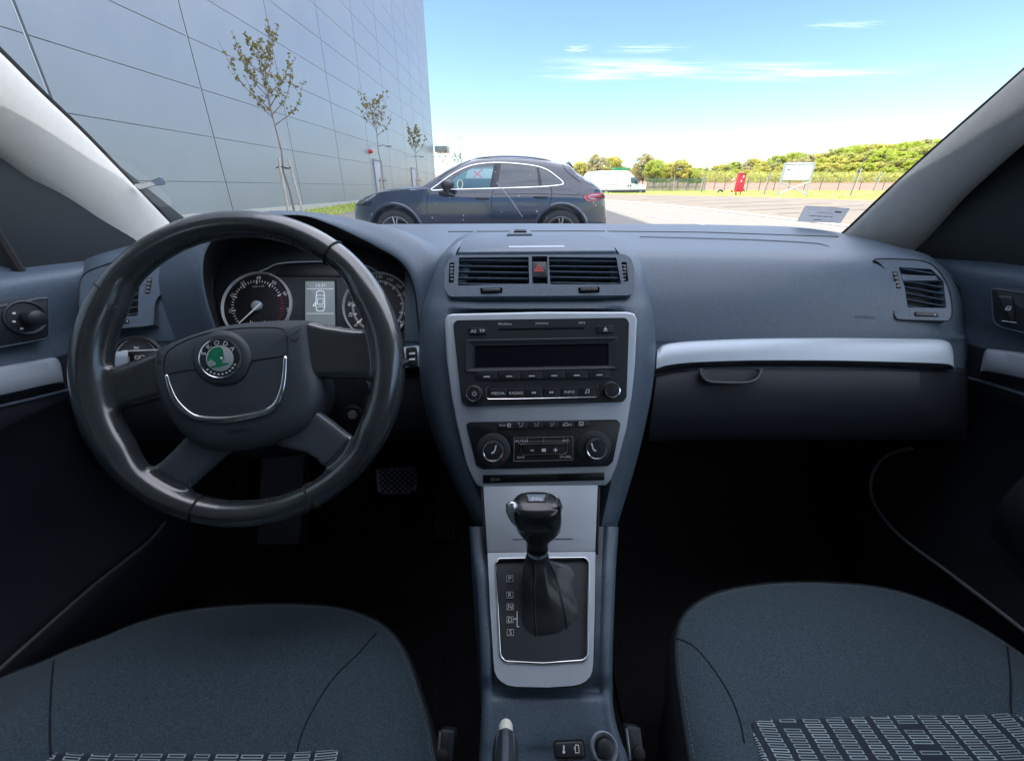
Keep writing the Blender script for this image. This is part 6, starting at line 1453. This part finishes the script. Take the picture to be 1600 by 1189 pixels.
m = MB(); m.prism(frv, ccw(VQ([(985.5, 277.5), (992, 277), (999, 287), (986, 286)])), -.02, .02, .01); m.build('side_window', mat('van_glass', (.08, .12, .15), .1), vt)
m = MB(); fr2 = frv
q = [PY(993, 276, vy-.0), PY(1001, 286.5, vy)]
m.add([q[0]+V((.05, .15, .03)), q[1]+V((.05, .15, .03)), q[1]+V((.05, 1.75, .03)), q[0]+V((.05, 1.75, .03))], [(0, 1, 2, 3)]); m.build('windscreen', mat('van_glass_front', (.05, .07, .09), .1), vt)
for u in (947, 1000.5):
    c = PY(u, 300.6, vy); m = MB(); m.lathe(c+V((0, .25, 0)), (0, -1, 0), [(.25, 0), (.37, .02), (.38, .12), (.36, .24), (.22, .26), (.20, .22), (.05, .24)], 24); wh = m.build('wheel', RUB, vt, sharp=50)
    m = MB(); m.lathe(c+V((0, -.005, 0)), (0, -1, 0), [(.21, 0), (.18, .02), (.05, .03)], 16); m.build('rim', mat('van_rim', (.25, .25, .26), .5), wh)
m = MB()
for px in ([(964.5, 270), (964.7, 297)], [(948, 288.5), (964.5, 288.3)], [(923, 272), (923, 297)], [(923, 272.5), (976, 270)], [(984, 271), (984.5, 297)]): m.quadline(frv, px, .45, .004)
m.build('panel_gaps', mat('gap_grey', (.22, .22, .24), .7), vt)
m = MB(); 
for u in (981.5, 985.5): m.quadline(frv, [(u, 289), (u, 291.5)], 1.6, .02)
m.build('door_handles', PLD, vt)
m = MB(); c = PY(1010, 292, vy); m.box(c+V((-.15, .3, .05)), (.3, .5, .22), bev=.05); m.build('headlight', mat('lamp_lens', (.5, .5, .5), .1), vt)
m = MB(); c = PY(987, 284.5, vy); m.box(c+V((.5, -.15, 0)), (.12, .22, .35), bev=.03); m.build('mirror', PLD, vt)
m = MB(); c = PY(970, 263.8, vy+3.5); m.box(c, (1.8, 1.6, .22)); 
o = m.build('green_awning', mat('green_tarp', (.04, .30, .14), .6), None); tag(o, 'green flat awning edge showing above the van roof', 'awning')
c2 = c.copy(); m = MB()
for s_ in (-.8, .8): m.tube([V((c.x+s_, c.y, c.z)), V((c.x+s_, c.y, gz(c.y)))], .05, 6)
m.build('awning_leg', FRM, o)
# ---------------------------------------------------------------- dark sport utility car across our bow
YN = 7.5
suv = thing('parked_car', (-.6, 8.4, 0), 'glossy dark blue sport utility car parked sideways in front of the windscreen', 'car')
PAINT = mat('dark_blue_paint', (.007, .016, .038), .14, coat=1, vary=(3, (.009, .020, .045), .05), spec=.4)
TOP = [(548, 334), (549, 325), (552, 319.5), (565, 311), (576, 306), (588, 302.8), (600, 299.5), (617, 296.7), (636, 294.6), (654, 293.3), (662, 292.5), (669, 287.5), (682, 278.5), (698, 267.6), (715, 259), (730, 252.6), (744, 248.8), (760, 247.2), (795, 246.4), (822, 247.4), (850, 250.5), (866, 253.5), (879, 256), (892, 259), (897, 268), (905, 274), (912, 278), (925.7, 287.3), (936.7, 295.3), (942, 300.8), (944.5, 308), (946, 322), (948, 334)]
tp = [PY(u, v, 7.85) for u, v in TOP]; topt = [(p.x, p.z) for p in tp]
x0, x1 = topt[0][0], topt[-1][0]; zB = PY(760, 295, YN+.05).z
xs = sorted(set([round(x0+(x1-x0)*i/70, 4) for i in range(71)]+[x0+.02, x0+.05, x0+.1, x1-.02, x1-.05, x1-.1]))
xs[0] = x0; xs = [x for x in xs if x0 <= x <= x1]
topt2 = catm(topt, 300)
def einset(x):
    a = x-x0; b_ = x1-x; r = 0
    if a < .9: r += .50*(1-a/.9)**2.6
    if b_ < .7: r += .34*(1-b_/.7)**2.4
    return r
rows = []
for x in xs:
    zt = interp(topt2, x); e = einset(x); zb = .24+.10*max(0, 1-(x-x0)/.5)+.14*max(0, 1-(x1-x)/.4); zbl = min(zB, zt-.03)
    f = min(1, max(0, (zt-zb)/(1.0)))
    sec = [(.55, zb-.02), (.14, zb), (.04, zb+.10), (.005, zb+(zbl-zb)*.36), (0, zb+(zbl-zb)*.56), (.012, zb+(zbl-zb)*.74), (.012, zb+(zbl-zb)*.78), (.045, zbl)]
    h = zt-zbl
    for g in (.25, .5, .75, .93): sec.append((.055+.5*h*g+(.04 if g > .9 else 0), zbl+h*g))
    ti = .055+.5*h; sec += [(ti+.09+(.06 if h < .12 else 0), zt), (ti+.25, zt+.022), (.70, zt+.035), (.96, zt+.04)]
    L_ = [V((x, YN+e*(1-.0)+i if i < .9 else YN+.96, z)) for i, z in sec]
    L_ = [V((x, min(p.y, YN+.955) if k < len(sec)-1 else YN+.96, p.z)) for k, p in enumerate(L_)]
    R_ = [V((x, 2*(YN+.96)-p.y, p.z)) for p in reversed(L_[:-1])]
    rows.append(L_+R_)
m = MB(); m.grid(rows, True, True, True); body = m.build('body', PAINT, None, sharp=0, fix=True)
wc = []
for u in (619, 875.5): wc.append(PY(u, 363.5, YN+.02))
cut = MB()
for c in wc: cut.lathe((c.x, YN-.3, c.z), (0, 1, 0), [(.435, 0), (.435, .75)], 48); cut.lathe((c.x, YN+2.22, c.z), (0, -1, 0), [(.435, 0), (.435, .75)], 48)
co_ = cut.build('arch_cutter', PLD, None, fix=True)
md = body.modifiers.new('arches', 'BOOLEAN'); md.operation = 'DIFFERENCE'; md.object = co_; md.solver = 'EXACT'
bpy.context.view_layer.update(); dg = bpy.context.evaluated_depsgraph_get(); me = bpy.data.meshes.new_from_object(body.evaluated_get(dg)); body.modifiers.clear(); body.data = me
me.shade_smooth(); me.set_sharp_from_angle(angle=radians(32))
while len(me.materials) > 1: me.materials.pop()
bpy.data.objects.remove(co_); body.parent = suv; body.matrix_parent_inverse = Matrix.Translation(-suv.location)
DGL = mat('tinted_glass', (.035, .050, .062), .06, coat=.6)
fw = Fr((0, YN+.052, zB), (0, -1, .5), (0, .5, 1))
DLO = [(674, 296.8), (686, 286.6), (702, 274.9), (719, 265.3), (737, 258.4), (758, 255), (781, 254.2), (809, 255.8), (836, 259.3), (854, 265), (868, 274.5), (878, 283), (879.5, 286.6), (875.5, 288.8), (850, 291.4), (809, 293.1), (740, 295.1), (700, 296.1)]
dl_ = catm(DLO, 90, True)
m = MB(); m.prism(fw, ccw(fw.pq(dl_)), -.03, .006, .002); gh = m.build('side_glazing', DGL, suv)
m = MB(); m.tube([fw.at(u, v, .008) for u, v in dl_], .0115, 8, True, flat=.7); m.build('chrome_window_line', mat('satin_chrome', (.85, .87, .88), .25, metal=1), suv, sharp=0)
m = MB()
for px in ([(772.5, 254.6), (783, 254.4), (777, 293.8), (765, 294.2)], [(838.5, 260), (842, 261), (847.5, 291), (842, 291.4)]): m.prism(fw, ccw(fw.pq(px)), .004, .010, .001)
m.build('pillar_cover', BLK, gh)
# view through the front door glass: pale sheet with a red cross, seat, wheel
m = MB(); m.prism(fw, ccw(fw.pq([(700, 294), (708, 280), (722, 270.5), (736, 263), (771, 260), (765.5, 293)])), .004, .0068, .0005); m.build('bright_cabin', mat('cabin_light', (.10, .22, .25), .6), gh)
m = MB(); m.prism(fw, ccw(fw.pq([(727, 279), (731, 267), (738, 264.5), (771, 264), (768, 279)])), .006, .0078, .0004); pg = m.build('paper_sheet', mat('turquoise_sheet', (.26, .42, .45), .7), gh)
m = MB(); m.quadline(fw, [(739.5, 277.5), (753.5, 264.5)], 2.2, .0084); m.quadline(fw, [(741, 267.5), (752.5, 277)], 2.2, .0090); m.build('red_cross', mat('faded_red', (.42, .16, .24), .6), pg)
m = MB(); m.prism(fw, ccw(fw.pq([(717, 294), (716, 287), (722, 281), (727, 280), (767.5, 279.6), (764.8, 293.4)])), .006, .0076, .0004); m.build('seat_back', mat('cabin_seat', (.06, .13, .17), .8), gh)
m = MB(); c = fw.at(718.5, 288, .009); m.tube([c+fw.p*.045*cos(a)+fw.q*.075*sin(a) for a in [2*pi*i/20 for i in range(20)]], .010, 6, True); m.build('cabin_wheel', mat('pale_wheel', (.45, .50, .42), .5), gh)
# seams, lines, handles
fs_ = Fr((0, YN+.010, .8), (0, -1, 0), (0, 0, 1))
BV2 = BVHTree.FromPolygons([tuple(v.co) for v in me.vertices], [tuple(p.vertices) for p in me.polygons])
def onc(u, v, off=.002):
    loc, nn, i, d_ = BV2.ray_cast(C0, ray(u, v).normalized())
    return (loc if loc is not None else PY(u, v, YN+.02))-ray(u, v).normalized()*off
m = MB()
for px in ([(672, 298), (668.5, 304), (667, 315), (667, 330), (672, 347), (676, 360)], [(771.5, 295.5), (769, 303), (768, 315), (767.5, 345), (767.5, 365)], [(860, 292), (862, 300), (861.5, 308), (858.5, 318), (853, 326)], [(597, 300.5), (610, 304.5), (602, 311), (596, 317)] if False else [(560, 316), (580, 306), (600, 301), (640, 296.5)], [(879, 257), (884, 266), (895, 276), (908, 285)]):
    m.tube([onc(*p, .0) for p in catm(px, 26)], .005, 5)
m.build('panel_gap', PLD, suv)
m = MB()
for u0_, u1_, v_ in ((742.5, 764, 309.6), (834, 856, 307.6)):
    m.tube([onc(u0_+(u1_-u0_)*t, v_+.3*sin(t*3), .012+.018*sin(pi*t)) for t in [i/10 for i in range(11)]], [.010]+[.017]*9+[.010], 8, flat=.8)
m.build('door_handle', BLK, suv)
m = MB()
m.tube([onc(*p, .004) for p in catm([(772, 303.2), (820, 302.5), (864, 302.8), (908, 304.5)], 30)], .006, 6); m.build('shoulder_crease', PAINT, suv, sharp=0)
# arches, sills
for c in wc:
    m = MB(); rows = []
    for r_, y in ((.425, .03), (.440, -.012), (.475, -.008), (.49, .02)):
        rows.append([V((c.x+r_*cos(a), YN+y+.004, c.z+r_*sin(a))) for a in [pi*(-.08)+pi*1.16*i/40 for i in range(41)]])
    m.grid(rows); m.build('wheel_arch', PAINT, suv, sharp=0)
    m = MB(); rows = [[V((c.x+.43*cos(a), YN+y, c.z+.43*sin(a))) for a in [-.3+pi*1.2*i/30 for i in range(31)]] for y in (.02, .40)]; m.grid(rows); m.build('arch_liner', PLD, suv, sharp=0)
def wheel(c, sgn):
    ax = V((0, sgn, 0)); o = V((c.x, YN+.26 if sgn < 0 else YN+1.66, c.z)); m = MB()
    m.lathe(o, ax, [(.25, 0), (.36, .0), (.373, .03), (.375, .12), (.370, .20), (.35, .235), (.30, .245), (.268, .235), (.262, .20), (.262, .05)], 48, cap=False); t_y = m.build('tyre', RUB, suv, sharp=40)
    m = MB(); m.lathe(o, ax, [(.262, .10), (.265, .228), (.256, .238), (.246, .228), (.240, .16), (.20, .10), (.02, .10)], 48); rm = m.build('rim', mat('alloy_rim', (.55, .57, .60), .3, metal=.8), t_y, sharp=40)
    for k in range(5):
        for d_ in (-.16, .16):
            a = k*2*pi/5+.3+d_; a2 = k*2*pi/5+.3+d_*.5; p = o+ax*.225; m = MB()
            e = lambda A, r_: V((cos(A)*r_, 0, sin(A)*r_)); m.tube([p+e(a2, .05)-ax*.01, p+e((a+a2)/2, .15)+ax*.0, p+e(a, .252)-ax*.005], [.022, .015, .017], 6, flat=.7); m.build('wheel_spoke', mat('spoke_metal', (.55, .57, .60), .3, metal=.8) if False else rm.data.materials[0], rm, sharp=60)
    m = MB(); m.lathe(o, ax, [(.16, .13), (.16, .14)], 24); m.build('brake_disc', mat('disc_iron', (.12, .12, .12), .4, metal=.8), rm)
for c in wc: wheel(c, -1); wheel(c, 1)
# lamps
m = MB(); px = [(555.5, 320), (562, 313), (572, 307.5), (588, 303.6), (583, 309), (576.5, 313), (562, 320.5)]; q = catm(px, 40, True)
m.add([onc(u, v, .008) for u, v in q]+[onc(572, 312.5, .012)], [(i, (i+1) % 40, 40) for i in range(40)]); hl_ = m.build('headlight', mat('headlight_lens', (.20, .23, .26), .08, coat=1), suv, sharp=0)
m = MB(); m.tube([onc(u, v, .012) for u, v in ((557, 319.5), (566, 316.5), (577, 310), (586, 305))], .010, 6); m.build('lamp_strip', SILP, hl_)
m = MB(); q = catm([(911.5, 305.8), (920, 303), (931, 301.6), (941, 301.5), (944.5, 305), (944.5, 310.5), (938, 313.4), (919, 314), (914.5, 311)], 44, True)
m.add([onc(u, v, .010) for u, v in q]+[onc(930, 307.6, .022)], [(i, (i+1) % 44, 44) for i in range(44)]); tl_ = m.build('tail_light', mat('red_lens', (.42, .012, .03), .12, coat=1), suv, sharp=0)
m = MB(); m.tube([onc(*p, .026) for p in catm([(918.5, 308), (922, 305.8), (932, 305), (938.5, 305.6), (938.5, 310), (924, 310.6)], 24, True)], .009, 6, True); m.build('lens_inlay', mat('smoked_lens', (.42, .34, .42), .2), tl_)
# mirror, roof rail, lower reflector
m = MB(); c = PY(699, 288.5, YN-.12); rows = []
for k in range(9):
    a = -pi/2+pi*k/8; rows.append([c+V((.105*cos(a)**.5*cos(b_)+.015*sin(a), .12*sin(a), .075*cos(a)**.5*sin(b_))) for b_ in [2*pi*i/20 for i in range(20)]])
m.grid(rows, True); mr = m.build('door_mirror', BLK, suv, sharp=0); m = MB(); m.tube([c+V((-.06, .05, -.06)), PY(700, 302.5, YN-.02)], [.05, .035], 8, flat=.6); m.tube([PY(686, 301, YN+.0), PY(700, 302.5, YN-.03), PY(710, 305.5, YN+.01)], [.03, .035, .012], 8); m.build('mirror_foot', BLK, mr)
m = MB(); m.tube([PY(u, v, YN+.42) for u, v in catm([(738, 250.5), (748, 246.8), (765, 244.8), (795, 243.6), (825, 245), (850, 248.5), (862, 252)], 40)], .014, 8, flat=1.2); m.build('roof_rail', mat('rail_satin', (.40, .43, .43), .35, metal=.8), suv, sharp=0)
m = MB()
rows = [[V((x, YN+.96+yy, interp(topt2, x)+.038+.03)) for yy in (-.5, 0, .5)] for x in (PY(890, 260, 7.85).x, PY(898, 261, 7.85).x)]
m.grid(rows); m.build('rear_spoiler', PAINT, suv)
# windscreen of the car and rear window
m = MB()
for ia, ib, w_ in ((663, 735, .60), (898, 938, .62)):
    rr_ = []
    for k in range(9):
        u = ia+(ib-ia)*k/8; x = PY(u, 280, 7.85).x; z = interp(topt2, x)+.046; rr_.append([V((x, YN+.96+s_*w_*(.96 if ia < 700 else .9), z-.03*abs(s_)**2)) for s_ in (-1, -.5, 0, .5, 1)])
    m.grid(rr_)
m.build('car_windscreen', DGL, suv, sharp=0)
m = MB(); m.box(((x0+x1)/2, YN+.96, .30), (x1-x0-.7, 1.5, .12)); m.build('underbody', PLD, suv)

# ---------------------------------------------------------------- thin clouds in front, added unseen fill light sheet overhead
def cloudmat(name, lo, hi, amax, scale, edge=True, col=.95):
    cm = bpy.data.materials.new(name); cm.use_nodes = True; t = cm.node_tree; t.nodes.clear(); L = t.links.new; N = t.nodes.new
    tc = N('ShaderNodeTexCoord'); mp = N('ShaderNodeMapping'); mp.inputs['Scale'].default_value = scale; nz = N('ShaderNodeTexNoise'); nz.inputs['Scale'].default_value = 1; nz.inputs['Detail'].default_value = 7; nz.inputs['Roughness'].default_value = .6
    rp = N('ShaderNodeMapRange'); rp.inputs[1].default_value = lo; rp.inputs[2].default_value = hi; rp.inputs[4].default_value = amax
    df = N('ShaderNodeBsdfDiffuse'); df.inputs[0].default_value = (col*.9,)*3+(1,); tl = N('ShaderNodeBsdfTranslucent'); tl.inputs[0].default_value = (col,)*3+(1,); ad = N('ShaderNodeAddShader')
    tr = N('ShaderNodeBsdfTransparent'); mx = N('ShaderNodeMixShader'); ou = N('ShaderNodeOutputMaterial')
    L(tc.outputs['Generated'], mp.inputs[0]); L(mp.outputs[0], nz.inputs['Vector']); L(nz.outputs[0], rp.inputs[0]); fac = rp.outputs[0]
    if edge:
        sp = N('ShaderNodeSeparateXYZ'); L(tc.outputs['Generated'], sp.inputs[0])
        for ax in (0, 1):
            a = N('ShaderNodeMath'); a.operation = 'SUBTRACT'; L(sp.outputs[ax], a.inputs[0]); a.inputs[1].default_value = .5
            b = N('ShaderNodeMath'); b.operation = 'ABSOLUTE'; L(a.outputs[0], b.inputs[0]); c = N('ShaderNodeMapRange'); c.interpolation_type = 'SMOOTHSTEP'; L(b.outputs[0], c.inputs[0]); c.inputs[1].default_value = .5; c.inputs[2].default_value = .08
            d = N('ShaderNodeMath'); d.operation = 'MULTIPLY'; L(fac, d.inputs[0]); L(c.outputs[0], d.inputs[1]); fac = d.outputs[0]
    L(fac, mx.inputs[0]); L(tr.outputs[0], mx.inputs[1]); L(df.outputs[0], ad.inputs[0]); L(tl.outputs[0], ad.inputs[1]); L(ad.outputs[0], mx.inputs[2]); L(mx.outputs[0], ou.inputs[0]); return cm
for i, (u0, v0, u1, v1, am) in enumerate(((820, 84, 1100, 132, .6), (1060, 90, 1400, 132, .5), (1380, 148, 1445, 164, .6), (1270, 28, 1380, 46, .35), (880, 68, 925, 84, .5), (940, 66, 1080, 86, .3))):
    m = MB(); q = [PZ(u, v, 620+i*6) for u, v in ((u0, v0), (u1, v0), (u1, v1), (u0, v1))]; cx_ = min(p.x for p in q), max(p.x for p in q); cy_ = min(p.y for p in q), max(p.y for p in q)
    m.add([V((cx_[0], cy_[0], q[0].z)), V((cx_[1], cy_[0], q[0].z)), V((cx_[1], cy_[1], q[0].z)), V((cx_[0], cy_[1], q[0].z))], [(0, 1, 2, 3)])
    tag(m.build('cloud', cloudmat('wispy_cloud', .42, .78, am, (2.0+i*.3, 7, 1+i)), None), kind='stuff')
m = MB(); m.add([V((-330, -2600, 900)), V((3200, -2600, 900)), V((3200, 2250, 900)), V((-330, 2250, 900))], [(0, 1, 2, 3)])  # sheet added out of view to throw soft light into the cabin
tag(m.build('overhead_fill_sheet', cloudmat('fill_light_cloud', .25, .5, .96, (6, 9, 1), False), None), kind='stuff')
